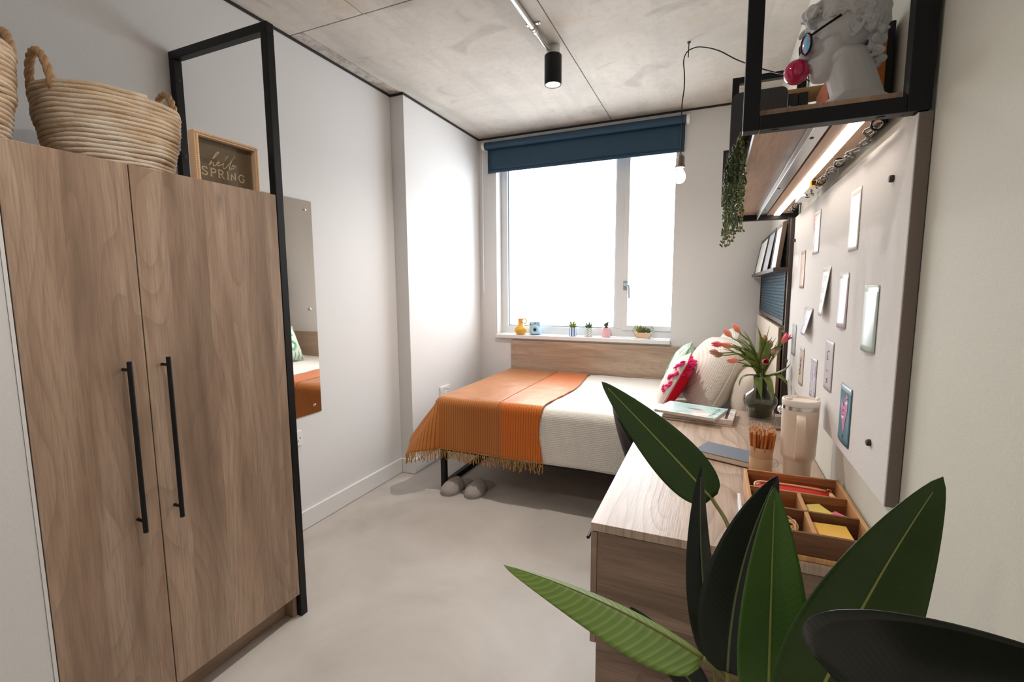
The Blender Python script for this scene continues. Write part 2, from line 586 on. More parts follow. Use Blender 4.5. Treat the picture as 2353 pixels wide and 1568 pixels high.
def m_leaf(name, c1, c2, rib, rough=.35, k=230, ribk=.07, bk=.035):
    """strelitzia blade: UV-less, ribs follow the custom attribute 'rib'"""
    m = NT(name)
    at = m.n('ShaderNodeAttribute', {'attribute_name': 'rib'}).outputs
    r = m.math('SINE', m.math('MULTIPLY', at[2], k))
    o = m.obj()
    n1 = m.noise(o, 18, 4)
    col = m.mix(n1, c1, c2)
    col = m.mix(m.math('MULTIPLY', m.ramp(m.math('MULTIPLY_ADD', r, .5, .5), [(.5, (0, 0, 0, 1)), (1., (1, 1, 1, 1))]), ribk), col, rib)
    m.set(Base_Color=col, Roughness=rough, Specular_IOR_Level=.3)
    m.bump(r, bk, .0012)
    return m.m
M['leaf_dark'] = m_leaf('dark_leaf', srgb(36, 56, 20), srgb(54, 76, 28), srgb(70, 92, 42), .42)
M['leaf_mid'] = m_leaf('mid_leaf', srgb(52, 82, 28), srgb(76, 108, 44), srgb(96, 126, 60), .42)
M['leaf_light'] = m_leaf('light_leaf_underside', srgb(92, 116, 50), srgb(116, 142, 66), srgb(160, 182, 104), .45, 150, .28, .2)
M['leaf_black'] = m_leaf('black_green_leaf', srgb(22, 26, 20), srgb(30, 34, 26), srgb(42, 48, 36), .3)  # near-black green blades
M['midrib'] = plain('leaf_midrib', srgb(140, 146, 74), .45)
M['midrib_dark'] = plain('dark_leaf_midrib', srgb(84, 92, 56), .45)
M['petiole'] = mottled('leaf_stalk', srgb(94, 98, 42), srgb(124, 118, 56), 30, .45)
M['succ1'] = mottled('yellow_green_succulent', srgb(148, 158, 60), srgb(98, 126, 52), 40, .5)
M['succ2'] = mottled('blue_green_succulent', srgb(84, 120, 84), srgb(58, 92, 66), 40, .5)
M['succ3'] = mottled('purple_green_succulent', srgb(110, 110, 92), srgb(76, 84, 60), 40, .5)
M['tulip_stem'] = mottled('tulip_stem', srgb(120, 128, 64), srgb(92, 106, 52), 30, .45)
M['tulip_leaf'] = mottled('tulip_leaf', srgb(86, 112, 46), srgb(136, 146, 74), 12, .4)

def m_petal(name, lo, hi, ln=.045):
    m = NT(name)
    x = m.sep(m.obj())
    col = m.ramp(m.math('DIVIDE', x[2], ln), [(.0, lo), (.75, hi), (1., hi)])
    m.set(Base_Color=m.mix(m.math('MULTIPLY', m.noise(m.mapping(m.obj(), (300, 300, 20)), 1, 2), .3), col, lo), Roughness=.5, Sheen_Weight=.2)
    return m.m
M['petal_pink'] = m_petal('pink_tulip_petal', srgb(236, 150, 130), srgb(238, 52, 108))
M['petal_peach'] = m_petal('peach_tulip_petal', srgb(230, 170, 120), srgb(240, 128, 116))
M['petal_pale'] = m_petal('pale_tulip_bud', srgb(170, 150, 100), srgb(214, 138, 134))
# ------------------------------------------------------------------ room shell
XL, XR, YW, YB, HC = -2.08, .352, 3.854, -1.7, 2.657
YN = 2.75            # chase (boxed pipe run) in the far left corner
XN = -1.972
YP = .55             # entry partition ends here, flush with the wardrobe front
XP = -1.519
WX0, WX1, WZ0, WZ1 = -1.805, -.305, .935, 2.48

struct(box(XL - .15, XR + .15, YB - .15, YW + .2, -.12, 0).build('floor', M['floor']), 'pale grey concrete-look vinyl floor of the bedroom', 'floor')
cl = struct(box(XL - .15, XR + .15, YB - .15, YW + .2, HC + .012, HC + .15).build('ceiling', M['joint_dirt']), 'raw concrete ceiling with open board joints and stains', 'ceiling')
# cast concrete fields with open joints between them
g = .0026
for (x0, x1, y0, y1) in [(XL + .085 + g, -.797 - g, 1.93 + g, YW + .2), (-.797 + g, XR + .15, 1.93 + g, YW + .2), (XL - .15, XL + .085 - g, 1.93 + g, YW + .2),
                         (XL - .15, -1.60 - g, YB - .15, 1.93 - g), (-1.60 + g, -.40 - g, YB - .15, 1.93 - g), (-.40 + g, XR + .15, YB - .15, 1.93 - g)]:
    box(x0, x1, y0, y1, HC, HC + .02).build('concrete_field', M['concrete_dirty' if x1 < XL + .1 and y0 > 1 else 'concrete'], cl, bevel=.0012, bseg=1)

wl = struct(box(XL - .15, XL, YB - .15, YW + .2, 0, HC).build('wall_left', M['wall']), 'white wallpapered wall behind wardrobe and mirror', 'wall')
box(XL, XN, YN, YW, 0, HC - .014).build('pipe_chase', M['wall'], wl, bevel=.002)
struct(box(XR, XR + .15, YB - .15, YW + .2, 0, HC).build('wall_right', M['wall_cream']), 'cream white wallpapered wall beside desk and pinboard', 'wall')
FX1 = -.205          # the frame runs on behind the right reveal
wb = MB()
for (ya, yb, xr) in ((YW, 3.954, WX1), (3.954, YW + .2, FX1)):
    wb.box(XL - .15, WX0, ya, yb, 0, HC)
    wb.box(xr, XR + .15, ya, yb, 0, HC)
    wb.box(WX0, xr, ya, yb, 0, WZ0 - .03)
    wb.box(WX0, xr, ya, yb, WZ1, HC)
struct(wb.build('wall_back', M['wall']), 'white wallpapered wall around the window', 'wall')
struct(box(XL, XP, YB, .372, 0, HC).build('wall_entry', M['wall'], bevel=.003), 'white full-height partition of the entry', 'wall')
struct(box(XL, XP, .3725, YP - .008, 0, 1.703).build('wall_entry_low', M['wall'], bevel=.003), 'white low partition end beside the wardrobe', 'wall')
struct(box(XL - .15, XR + .15, YB - .15, YB, 0, HC).build('wall_front', M['wall']), 'white wall behind the viewpoint', 'wall')
# edge bead of the partition
struct(box(XP - .002, XP + .001, YP - .008, YP - .001, 0, 1.703).build('trim_1', M['white_gloss']), 'thin white corner bead between partition and wardrobe', 'trim')
# shadow gap profile under the ceiling
sg = MB()
sg.box(XL, XL + .006, YB, YN, HC - .014, HC)
sg.box(XL, XN + .006, YN - .006, YN, HC - .014, HC)
sg.box(XN, XN + .006, YN, YW, HC - .014, HC)
sg.box(XN, XR, YW - .006, YW, HC - .014, HC)
struct(sg.build('trim_2', M['shadow_gap']), 'thin dark shadow gap between walls and concrete ceiling', 'trim')

def skirt(name, x0, x1, y0, y1, lab):
    struct(box(x0, x1, y0, y1, 0.002, .108).build(name, M['white_gloss'], bevel=.003), lab, 'skirting board')
skirt('baseboard_left', XL, XL + .016, 1.34, YN - .001, 'white skirting board along the wall with the mirror')
skirt('baseboard_chase', XL + .018, XN + .016, YN - .016, YN, 'short white skirting board across the boxed chase')
skirt('baseboard_chase_side', XN, XN + .016, YN + .002, YW - .017, 'white skirting board behind the foot of the bed')
skirt('baseboard_back', XN + .018, XR - .02, YW - .016, YW, 'white skirting board under the window behind the bed')
skirt('baseboard_right', XR - .016, XR, YB + .002, YW - .018, 'white skirting board under the desk along cream wall')

# ------------------------------------------------------------------ window
wn = MB()
fy0, fy1 = 3.955, 4.02
wn.box(WX0, WX0 + .062, fy0, fy1, WZ0, WZ1)
wn.box(FX1 - .062, FX1, fy0, fy1, WZ0, WZ1)
wn.box(WX0 + .062, FX1 - .062, fy0, fy1, WZ0, WZ0 + .07)
wn.box(WX0 + .062, FX1 - .062, fy0, fy1, WZ1 - .07, WZ1)
wn.box(-.768, -.70, fy0, fy1, WZ0 + .07, WZ1 - .07)
w1 = struct(wn.build('window_1', M['white_frame'], bevel=.003), 'white framed window with wide left light and narrow opening sash', 'window')
sh = MB()
sx0, sx1 = -.70, FX1 - .062
sh.box(sx0, sx0 + .042, fy0 - .012, fy1 - .02, WZ0 + .06, WZ1 - .06)
sh.box(sx1 - .042, sx1, fy0 - .012, fy1 - .02, WZ0 + .06, WZ1 - .06)
sh.box(sx0 + .042, sx1 - .042, fy0 - .012, fy1 - .02, WZ0 + .06, WZ0 + .10)
sh.box(sx0 + .042, sx1 - .042, fy0 - .012, fy1 - .02, WZ1 - .10, WZ1 - .06)
so = sh.build('sash', M['white_frame'], w1, bevel=.002)
box(sx0 + .04, sx1 - .04, 3.99, 3.996, WZ0 + .09, WZ1 - .09).build('pane', M['pane'], so)
box(WX0 + .06, -.766, 3.99, 3.996, WZ0 + .065, WZ1 - .065).build('pane', M['pane'], w1)
gs = MB()
gs.box(WX0 + .062, WX0 + .07, 3.974, 3.989, WZ0 + .07, WZ1 - .07)
gs.box(-.776, -.768, 3.974, 3.989, WZ0 + .07, WZ1 - .07)
gs.box(WX0 + .07, -.776, 3.974, 3.989, WZ0 + .07, WZ0 + .078)
gs.build('glazing_bead', plain('grey_blue_glazing_gasket', srgb(120, 150, 172), .5), w1)
hd = MB()
hd.box(-.694, -.664, fy0 - .022, fy0 - .012, 1.33, 1.40)
hd.tube([(-.679, fy0 - .02, 1.372), (-.679, fy0 - .052, 1.372), (-.665, fy0 - .056, 1.371), (-.645, fy0 - .056, 1.36), (-.641, fy0 - .056, 1.34), (-.640, fy0 - .056, 1.26)], .009, 8)
hd.build('handle', plain('satin_handle', srgb(176, 186, 192), .3, .6), so, smooth=40)
struct(box(WX0 - .001, WX1 + .001, 3.815, fy0, WZ0 - .032, WZ0).build('sill', M['white_gloss'], bevel=.004), 'white window sill board carrying small pots', 'window sill')

# roller blind ----------------------------------------------------------
bl = thing('roller_blind', 'navy blue roller blind half raised over the window', 'blind', (-1.06, 3.80, 2.34))
bx0, bx1 = -1.885, -.238
zt = 2.575
MB().tube([(bx0 - .0, 3.808, zt), (bx1 + .0, 3.808, zt)], .03, 24).build('roller', M['blind'], bl, smooth=40)
def blf(u, v):
    z = zt - v * (zt - 2.366)
    x = bx0 + .012 + u * (bx1 - bx0 - .024)
    return (x + .006 * math.sin(v * 3) * (1 if u > .5 else -1) * abs(u - .5), 3.836 + .002 * math.sin(u * 9 + v * 2), z)
MB().grid(blf, 30, 6).build('fabric', M['blind'], bl, smooth=180, solid=.0014)
box(bx0 + .01, bx1 - .01, 3.829, 3.843, 2.352, 2.376).build('bottom_bar', M['blind'], bl, bevel=.005)
for x, s_ in ((bx0 - .012, -1), (bx1 + .012, 1)):
    b = MB().tube([(x - .011, 3.808, zt), (x + .011, 3.808, zt)], .034, 20)
    b.box(x - .012, x + .012, 3.82, YW, zt - .03, zt + .034)
    b.build('bracket', M['white_plastic'], bl, smooth=40)
MB().tube([(bx0 - .02, 3.80, zt)] + [(bx0 - .02, 3.79, zt - .06 - i * .1) for i in range(13)], .0022, 5).build('bead_chain', M['white_plastic'], bl)

# ------------------------------------------------------------------ ceiling conduit and lamps
def spotlight(x, y, lab, watts=SPOT_W):
    t = thing('ceiling_spotlight', lab, 'spotlight', (x, y, 2.45), 'black cylinder spotlights on the ceiling conduit')
    MB().lathe([(0, 2.612), (.044, 2.612), (.047, 2.609), (.047, 2.460), (.0455, 2.457), (.043, 2.457), (.041, 2.468), (.0, 2.469)], (x, y, 0), 36).build('housing', M['black_steel'], t, smooth=35)
    MB().lathe([(.0405, 2.462), (.026, 2.470), (.0265, 2.466), (.0405, 2.4585)], (x, y, 0), 32).build('reflector_ring', M['white_plastic'], t, smooth=60)
    MB().lathe([(0, 2.4675), (.0255, 2.4675), (.0255, 2.4665), (0, 2.4655)], (x, y, 0), 24).build('lens', emit('warm_white_lens', (1, .9, .76, 1), 14), t)
    MB().lathe([(0, HC - .001), (.036, HC - .001), (.036, 2.613), (0, 2.613)], (x, y, 0), 24).build('junction_box', M['zinc'], t, smooth=35)
    ld = bpy.data.lights.new('spot_beam', 'SPOT')
    ld.energy = watts
    ld.color = (1, .94, .87)
    ld.spot_size = math.radians(155)
    ld.spot_blend = 1.0
    ld.shadow_soft_size = .03
    lo = bpy.data.objects.new('spot_beam', ld)
    COL.objects.link(lo)
    lo.parent = t
    lo.location = (0, 0, 2.455 - 2.45)
    return t
spotlight(-.861, 2.588, 'black cylinder spotlight hanging below the concrete ceiling near the window', SPOT_W * 2.2)
spotlight(-.861, .75, 'unseen black cylinder fill spotlight added on the conduit above the wardrobe front')  # this and the next are unseen, added along the conduit as room fill
spotlight(-.861, -.75, 'unseen black cylinder fill spotlight added on the conduit towards the entry')
cd = thing('ceiling_conduit', 'galvanised conduit running along the concrete ceiling to the spotlight', 'conduit', (-.87, 1.0, HC - .02))
MB().tube([(-.885, YB + .05, HC - .016), (-.885, 2.36, HC - .016)], .0135, 14).build('pipe', M['zinc'], cd, smooth=50)
MB().tube([(-.885, 2.36, HC - .016), (-.885, 2.385, HC - .016)], .015, 14).build('coupling', M['zinc'], cd, smooth=50)
MB().tube([(-.885, 2.385, HC - .016), (-.884, 2.50, HC - .02), (-.875, 2.548, HC - .026)], .0105, 12).build('branch_pipe', M['zinc'], cd, smooth=50)
for y in (2.335, 1.2, .1):
    b = MB().tube([(-.885 + .0145 * math.cos(a), y, HC - .016 - .0145 * math.sin(a)) for a in [i * PI / 8 for i in range(9)]], .003, 6)
    b.box(-.916, -.899, y - .008, y + .008, HC - .006, HC)
    b.box(-.871, -.845, y - .008, y + .008, HC - .006, HC)
    b.ball((-.852, y, HC - .007), .004, 8, 5)
    b.build('pipe_clip', M['zinc'], cd, smooth=50)

# pendant bulb ------------------------------------------------------------
px, py = -.203, 2.84
pb = thing('pendant_bulb', 'bare glowing bulb on a black cable hooked to the ceiling', 'pendant lamp', (px, py, 1.93))
hook = (-.179, 2.84, HC)
MB().tube([hook, (-.18, 2.84, 2.58)], .0028, 6).build('hook', M['black_steel'], pb)
MB().lathe([(0, HC - .004), (.009, HC - .004), (.009, HC), (0, HC)], (hook[0], hook[1], 0), 12).build('hook_plate', M['black_steel'], pb)
cab = spline([(px, py, 2.075), (px + .003, py, 2.205), (px - .001, py, 2.33), (px + .008, py, 2.431), (px + .006, py, 2.50), (px, py, 2.566), (-.190, py, 2.605), (-.164, py, 2.620), (-.119, 2.82, 2.612), (-.032, 2.75, 2.548), (.068, 2.65, 2.437), (.199, 2.5, 2.305), (.29, 2.42, 2.24), (.338, 2.40, 2.20)], 8)
MB().tube(cab, .0032, 6).build('cable', M['black_plastic'], pb, smooth=180)
MB().lathe([(0, 2.083), (.008, 2.083), (.012, 2.075), (.021, 2.068), (.023, 2.055), (.023, 2.022), (.026, 2.020), (.026, 2.008), (.022, 2.006), (.0, 2.006)], (px, py, 0), 24).build('lamp_holder', plain('bronze_grey_holder', srgb(110, 98, 90), .4, .3), pb, smooth=35)
MB().lathe([(0.013, 2.006), (.016, 1.995), (.024, 1.982), (.030, 1.966), (.031, 1.954), (.027, 1.938), (.016, 1.926), (0, 1.922)], (px, py, 0), 24).build('bulb', emit('glowing_bulb', (1, .83, .62, 1), BULB_E), pb, smooth=180)

# ------------------------------------------------------------------ wardrobe and frame
wr = thing('wardrobe', 'two-door oak laminate wardrobe with long black bar handles', 'wardrobe', (-1.80, .93, 0))
wx0 = -2.075
carc = MB()
carc.box(wx0, XP - .022, YP, YP + .018, .10, 1.70)
carc.box(wx0, XP - .022, 1.286, 1.304, .0, 1.70)
carc.box(wx0, XP - .022, YP + .018, 1.286, 1.682, 1.70)
carc.box(wx0, XP - .022, YP + .018, 1.286, .10, .118)
carc.box(wx0, wx0 + .008, YP + .018, 1.286, .118, 1.682)
carc.build('carcass', M['oak_v'], wr, bevel=.001)
box(XP - .085, XP - .067, YP, 1.285, 0.001, .099).build('plinth', M['oak_plinth'], wr, bevel=.001)
for (y0, y1, hy) in ((YP + .002, .8195, .760), (.8225, 1.303, .862)):
    d = box(XP - .02, XP, y0, y1, .102, 1.70).build('door', M['oak_v'], wr, bevel=.0012)
    h_ = MB().tube([(XP + .034, hy, .652), (XP + .034, hy, 1.152)], .0065, 14)
    for z in (.685, 1.128):
        h_.tube([(XP, hy, z), (XP + .034, hy, z)], .0045, 10)
    h_.build('handle', M['black_steel'], d, smooth=40)
fr = thing('metal_frame', 'tall black square-tube frame standing at the wardrobe side', 'frame', (-1.8, 1.32, 0))
for x0 in (XP - .032, XL + .003):
    box(x0, x0 + .032, 1.306, 1.338, .0, 2.278).build('upright', M['black_steel'], fr, bevel=.002)
box(XL + .003, XP, 1.306, 1.338, 2.279, 2.311).build('top_bar', M['black_steel'], fr, bevel=.002)
box(XL + .036, XP - .033, 1.306, 1.338, .012, .044).build('bottom_bar', M['black_steel'], fr, bevel=.002)
for z in (2.20, 1.9):
    MB().tube([(XL + .0345, 1.322, z), (XL + .0365, 1.322, z)], .006, 12).build('bolt', M['shadow_gap'], fr)

# mirror ------------------------------------------------------------------
mi = thing('wall_mirror', 'tall frameless mirror screwed to the wall next to wardrobe', 'mirror', (XL, 1.8, .64))
box(XL + .001, XL + .006, 1.60, 2.008, .645, 1.832).build('glass', M['mirror'], mi, bevel=.0012)
for y in (1.65, 1.957):
    for z in (1.781, 1.238, .691):
        MB().lathe([(0, 0), (.0075, 0), (.0075, .005), (.005, .009), (0, .0095)], seg=14).xform(Matrix.Translation((XL + .006, y, z)) @ Matrix.Rotation(PI / 2, 4, 'Y')).build('mirror_screw', M['chrome'], mi, smooth=40)

# sockets -----------------------------------------------------------------
def dsock(loc, rz, lab):
    t = thing('double_socket', lab, 'socket', loc, rot=(0, 0, rz))
    box(-.0735, .0735, 0, .008, -.043, .043).build('plate', M['white_plastic'], t, bevel=.003)
    for cx in (-.036, .036):
        box(cx - .004, cx + .004, .0076, .0086, .004, .012).build('pin_hole', M['shadow_gap'], t)
        for dx in (-.011, .011):
            box(cx + dx - .0035, cx + dx + .0035, .0076, .0086, -.016, -.012).build('pin_hole', M['shadow_gap'], t)
    for cx in (-.012, .012):
        box(cx - .006, cx + .006, .008, .012, .018, .034).build('rocker_switch', M['white_plastic'], t, bevel=.001)
    for cx in (-.0605, .0605):
        MB().ball((cx, .008, 0), (.0035, .0015, .0035), 10, 6).build('screw', M['shadow_gap'], t)
dsock((XN, 3.195, .527), -PI / 2, 'white double wall socket above the foot of the bed')
dsock((XL, 1.782, .532), -PI / 2, 'white wall socket half hidden behind the wardrobe frame')

# ------------------------------------------------------------------ things on the wardrobe
def basket(cx, cy, z0, ry, rx, h, lab, hscale=1.):
    t = thing('rope_basket', lab, 'basket', (cx, cy, z0), 'maize rope baskets on the wardrobe')
    r = .0073
    n = int(h / (r * 1.72))
    pts = []
    seg = 56
    for i in range(n * seg + 1):
        k = i / (n * seg)
        a = 2 * PI * i / seg
        f = .80 + .22 * math.sin(k * 1.75) + .012 * math.sin(a * 3 + k * 20) * (1 - k)
        wob = .004 * noise.noise((math.cos(a) * 2, math.sin(a) * 2, k * 9))
        # rim swells up towards the two handles
        z = z0 + r + k * (h - 2 * r) + k * .012 * math.sin(a) ** 2 + wob
        pts.append((cx + math.cos(a) * (rx * f + wob), cy + math.sin(a) * (ry * f + wob), z))
    rs = [r * (1 + .12 * noise.noise((p[0] * 60, p[1] * 60, p[2] * 60))) for p in pts]
    MB().tube(pts, rs, 6).build('coiled_side', M['maize'], t, smooth=180)
    MB().lathe([(0, z0 + .002), (.8, z0 + .002), (.8, z0 + .012), (0, z0 + .012)], (0, 0, 0), 40).xform(Matrix.Translation((cx, cy, 0)) @ Matrix.Diagonal((rx, ry, 1, 1))).build('base', M['maize'], t)
    for s_ in (-1, 1):
        yb = cy + s_ * (ry * 1.0)
        arc = [Vector((cx + .058 * math.cos(a), yb - s_ * .006 + s_ * .006 * math.sin(a), z0 + h - .022 + .112 * hscale * math.sin(a))) for a in [i * PI / 30 for i in range(31)]]
        b = MB()
        for ph in (0, 2 * PI / 3, 4 * PI / 3):
            q = []
            for i, p in enumerate(arc):
                tn = (arc[min(i + 1, 30)] - arc[max(i - 1, 0)]).normalized()
                nx = tn.cross(Vector((0, 1, 0))).normalized()
                ny = tn.cross(nx)
                an = ph + i * .75
                q.append(p + (nx * math.cos(an) + ny * math.sin(an)) * .0055)
            b.tube(q, .0062, 6)
        b.build('rope_handle', M['jute'], t, smooth=180)
    return t
basket(-1.79, .930, 1.7005, .170, .190, .234, 'wide maize rope basket with jute handles beside the black frame')
basket(-1.79, .536, 1.7035, .156, .18, .272, 'taller maize rope basket at the partition end of the wardrobe top', .8)

# framed sign
pf = thing('framed_sign', 'small beaded wooden frame reading hello spring on the wardrobe', 'framed sign', (-1.61, 1.187, 1.7005))
fx0, fx1 = -1.632, -1.60
y0, y1, z0, z1 = 1.068, 1.306, 1.7005, 1.878
fw = .014
pw = plain('pale_timber_frame', srgb(226, 196, 164), .55, 0, .4, .15, 90)
for nm, a in (('frame_side', (fx0, fx1, y0, y0 + fw, z0, z1)), ('frame_side', (fx0, fx1, y1 - fw, y1, z0, z1)), ('frame_rail', (fx0, fx1, y0 + fw, y1 - fw, z1 - fw, z1)), ('frame_rail', (fx0, fx1, y0 + fw, y1 - fw, z0, z0 + fw))):
    box(*a).build(nm, pw, pf, bevel=.001)
bd = MB()
rb = .0034
nb = int((y1 - y0) / (rb * 2))
for i in range(nb):
    yy = y0 + rb + i * (y1 - y0 - 2 * rb) / (nb - 1)
    for zz in (z1 - .0065, z0 + .0065):
        bd.ball((fx1 + .001, yy, zz), rb, 8, 5)
nz = int((z1 - z0) / (rb * 2))
for i in range(1, nz - 1):
    zz = z0 + .0065 + i * (z1 - z0 - .013) / (nz - 1)
    for yy in (y0 + .0065, y1 - .0065):
        bd.ball((fx1 + .001, yy, zz), rb, 8, 5)
bo = bd.build('bead_border', plain('orange_wood_bead', srgb(232, 188, 140), .4), pf, smooth=180)
bo['kind'] = 'stuff'
box(fx0 + .004, fx0 + .010, y0 + fw - .001, y1 - fw + .001, z0 + fw - .001, z1 - fw + .001).build('panel', plain('brown_sign_board', srgb(118, 98, 72), .6), pf)
box(fx0 + .013, fx0 + .0145, y0 + fw - .0005, y1 - fw + .0005, z0 + fw - .0005, z1 - fw + .0005).build('cover_glass', M['film'], pf)
ink = plain('cream_lettering', srgb(222, 196, 160), .6)
PX = fx0 + .0102
def sg2(x, y):          # crop units to the board plane
    u = (x - 270) * .000157
    v = (y - 240 - .30 * (x - 270)) * .00014
    return (PX, y0 + fw + .004 + u, z1 - fw - .003 - v)
hello = [(530, 905), (600, 800), (700, 700), (768, 628), (755, 606), (700, 650), (620, 770), (548, 900), (600, 858), (640, 872), (622, 918), (655, 932), (720, 905), (775, 862), (760, 840), (712, 878), (722, 935), (790, 930), (860, 890), (930, 790), (990, 726), (960, 742), (890, 850), (850, 970), (880, 1020), (940, 980), (1040, 870), (1165, 712), (1100, 800), (1020, 960), (1005, 1040), (1030, 1056), (1062, 1005), (1090, 942), (1130, 962), (1122, 1020), (1082, 1035), (1066, 990), (1110, 962), (1180, 990)]
MB().ribbon(spline([sg2(*p) for p in hello], 6), .0026, (1, 0, 0)).build('lettering_hello', ink, pf, fixn=False)
LET = {'S': [[(.88, .22), (.75, .05), (.48, 0), (.22, .08), (.15, .25), (.38, .44), (.68, .57), (.88, .75), (.75, .94), (.45, 1), (.18, .93), (.08, .75)]],
       'P': [[(.2, 0), (.2, 1)], [(.05, .01), (.6, .02), (.85, .13), (.86, .36), (.6, .5), (.2, .51)], [(.04, 1), (.42, 1)]],
       'R': [[(.2, 0), (.2, 1)], [(.05, .01), (.58, .02), (.82, .13), (.82, .36), (.58, .5), (.2, .51)], [(.04, 1), (.42, 1)], [(.5, .5), (.88, .98), (1.05, 1)]],
       'I': [[(.5, 0), (.5, 1)], [(.2, 0), (.8, 0)], [(.2, 1), (.8, 1)]],
       'N': [[(.18, 0), (.18, 1)], [(.1, 0), (.86, 1)], [(.84, 1), (.84, 0)], [(.02, 1), (.36, 1)], [(.66, 0), (1.0, 0)], [(.02, 0), (.2, 0)]],
       'G': [[(.9, .22), (.72, .04), (.45, 0), (.15, .2), (.05, .5), (.15, .8), (.45, 1), (.75, .95), (.88, .82), (.88, .58)], [(.62, .57), (1.02, .57)]]}
spb = MB()
for i, ch in enumerate('SPRING'):
    xw = {'I': 90}.get(ch, 150)
    xs = [80, 268, 445, 640, 740, 950][i]
    for st in LET[ch]:
        pp = []
        for (a, b) in st:
            uu, vv = xs + a * xw, 655 + b * 190
            pp.append((PX, y0 + fw + .004 + uu * .000157, z1 - fw - .003 - vv * .00014))
        if len(pp) > 4:
            pp = spline(pp, 4)
        wd = .0024 if len(st) == 2 and abs(st[0][0] - st[1][0]) > .05 and abs(st[0][1] - st[1][1]) < .1 else .0038
        spb.ribbon(pp, wd, (1, 0, 0))
spb.build('lettering_spring', ink, pf, fixn=False)
# ------------------------------------------------------------------ bed
bd_ = thing('bed', 'small double bed with black steel legs and oak headboard under the window', 'bed', (-.70, 3.22, 0))
BX0, BX1, BY0, BY1 = -1.665, .255, 2.625, 3.815
for x in (BX0, BX1 - .09):
    for y in (BY0, BY1 - .04):
        box(x, x + .035, y, y + .035, 0, .26).build('leg', M['black_steel'], bd_, bevel=.002)
    box(x, x + .035, BY0 + .036, BY1 - .041, .0, .035).build('floor_rail', M['black_steel'], bd_, bevel=.002)
for y in (BY0, BY1 - .04):
    box(BX0, BX1, y, y + .035, .261, .315).build('side_rail', M['black_steel'], bd_, bevel=.002)
for i in range(14):
    x = BX0 + .05 + i * (BX1 - BX0 - .15) / 13
    box(x, x + .06, BY0 + .036, BY1 - .041, .295, .31).build('slat', M['oak_edge'], bd_)
box(BX0 - .01, BX1, BY0 - .01, BY1 + .005, .317, .60).build('mattress', M['linen'], bd_, bevel=.035, bseg=4)
box(-1.657, .285, 3.828, 3.8525, .42, .886).build('headboard', M['oak_head'], bd_, bevel=.001)
box(.2935, .3065, 2.585, 3.826, .42, 1.152).build('side_panel', M['oak_edge'], bd_, bevel=.001)
box(.2915, .2934, 2.5855, 3.826, .42, 1.152).build('side_panel_face', M['linen'], bd_)

def fold(x, s, amp):
    return amp * (math.sin(x * 11 + 1.3) * .6 + math.sin(x * 23 + .4) * .3 + math.sin(x * 5.1) * .5)

# coverlet: rounded over the near long edge, foot end and pillow end
def drape(d, edge, top, r=.05):
    """distance d past the edge -> (outward, z)"""
    if d <= 0:
        return 0., top
    q = r * PI / 2
    if d < q:
        a = d / r
        return r * math.sin(a), top - r * (1 - math.cos(a))
    return r, top - r - (d - q)

def cover(u, v, top, xa, xb, ya, yb, ox0, oy, amp, seedk=0., r=.05, flare=.45):
    """cloth lying on the bed: u across X with ox0 overhang at the foot, v across Y with oy overhang at the near side"""
    X = (xa - ox0) + u * (xb - xa + ox0)
    Y = (ya - oy) + v * (yb - ya + oy)
    a = max(0., xa - X)
    b = max(0., ya - Y)
    hz = .006 * noise.noise((X * 3 + seedk, Y * 3, 0)) + .004 * noise.noise((X * 9, Y * 9, seedk))
    if a > 0 and b > 0:
        d = math.hypot(a, b)
        th = math.atan2(b, a)
        q_ = r * PI / 2
        w_ = math.sin(2 * th)
        phi = .05 + .62 * flare * w_
        o, z = drape(min(d, q_), 0, top, r)
        if d > q_:
            o += (d - q_) * math.sin(phi)
            z -= (d - q_) * math.cos(phi)
        o += (fold(X + seedk if b > a else Y, 0, amp) * (1 - w_) + .012 * flare * math.sin(th * 12 + .5) * w_) * min(1, d / .2)
        return Vector((xa - o * math.cos(th), ya - o * math.sin(th), z))
    if a > 0:
        o, z = drape(a, 0, top, r)
        o += .05 * max(0, a - r * PI / 2) + fold(Y, 0, amp) * min(1, a / .2)
        return Vector((xa - o, max(Y, ya), z))
    if b > 0:
        o, z = drape(b, 0, top, r)
        o += .05 * max(0, b - r * PI / 2) + fold(X + seedk, 0, amp) * min(1, b / .2)
        return Vector((max(X, xa), ya - o, z + .004 * math.sin(X * 7 + seedk)))
    return Vector((X, Y, top + hz))
cv = MB().grid(lambda u, v: cover(u, v, .617, BX0 + .03, BX1 + .02, BY0 + .03, BY1 + .005, .30, .36, .004), 110, 90)
tag(cv.build('coverlet', M['waffle'], None, smooth=180, solid=.006), 'white waffle-weave coverlet hanging down the near side of the bed', 'coverlet')

# orange throw over the foot half
th = thing('throw_blanket', 'striped burnt-orange throw with golden fringe over the bed foot', 'throw', (0, 0, 0))
TXB = -.915
def thr(u, v):
    p = cover(u, v, .632, BX0 + .022, TXB, BY0 + .02, BY1 - .01, .27, .37, .010, 2.3, .05, 1.0)
    k = max(0, u - .86) / .14
    p.x += k * (.020 * math.sin(p.y * 6 + 1) - .012 * math.sin(p.z * 16))
    return p
MB().grid(thr, 110, 100).build('cloth', M['throw'], th, smooth=180, solid=.005)
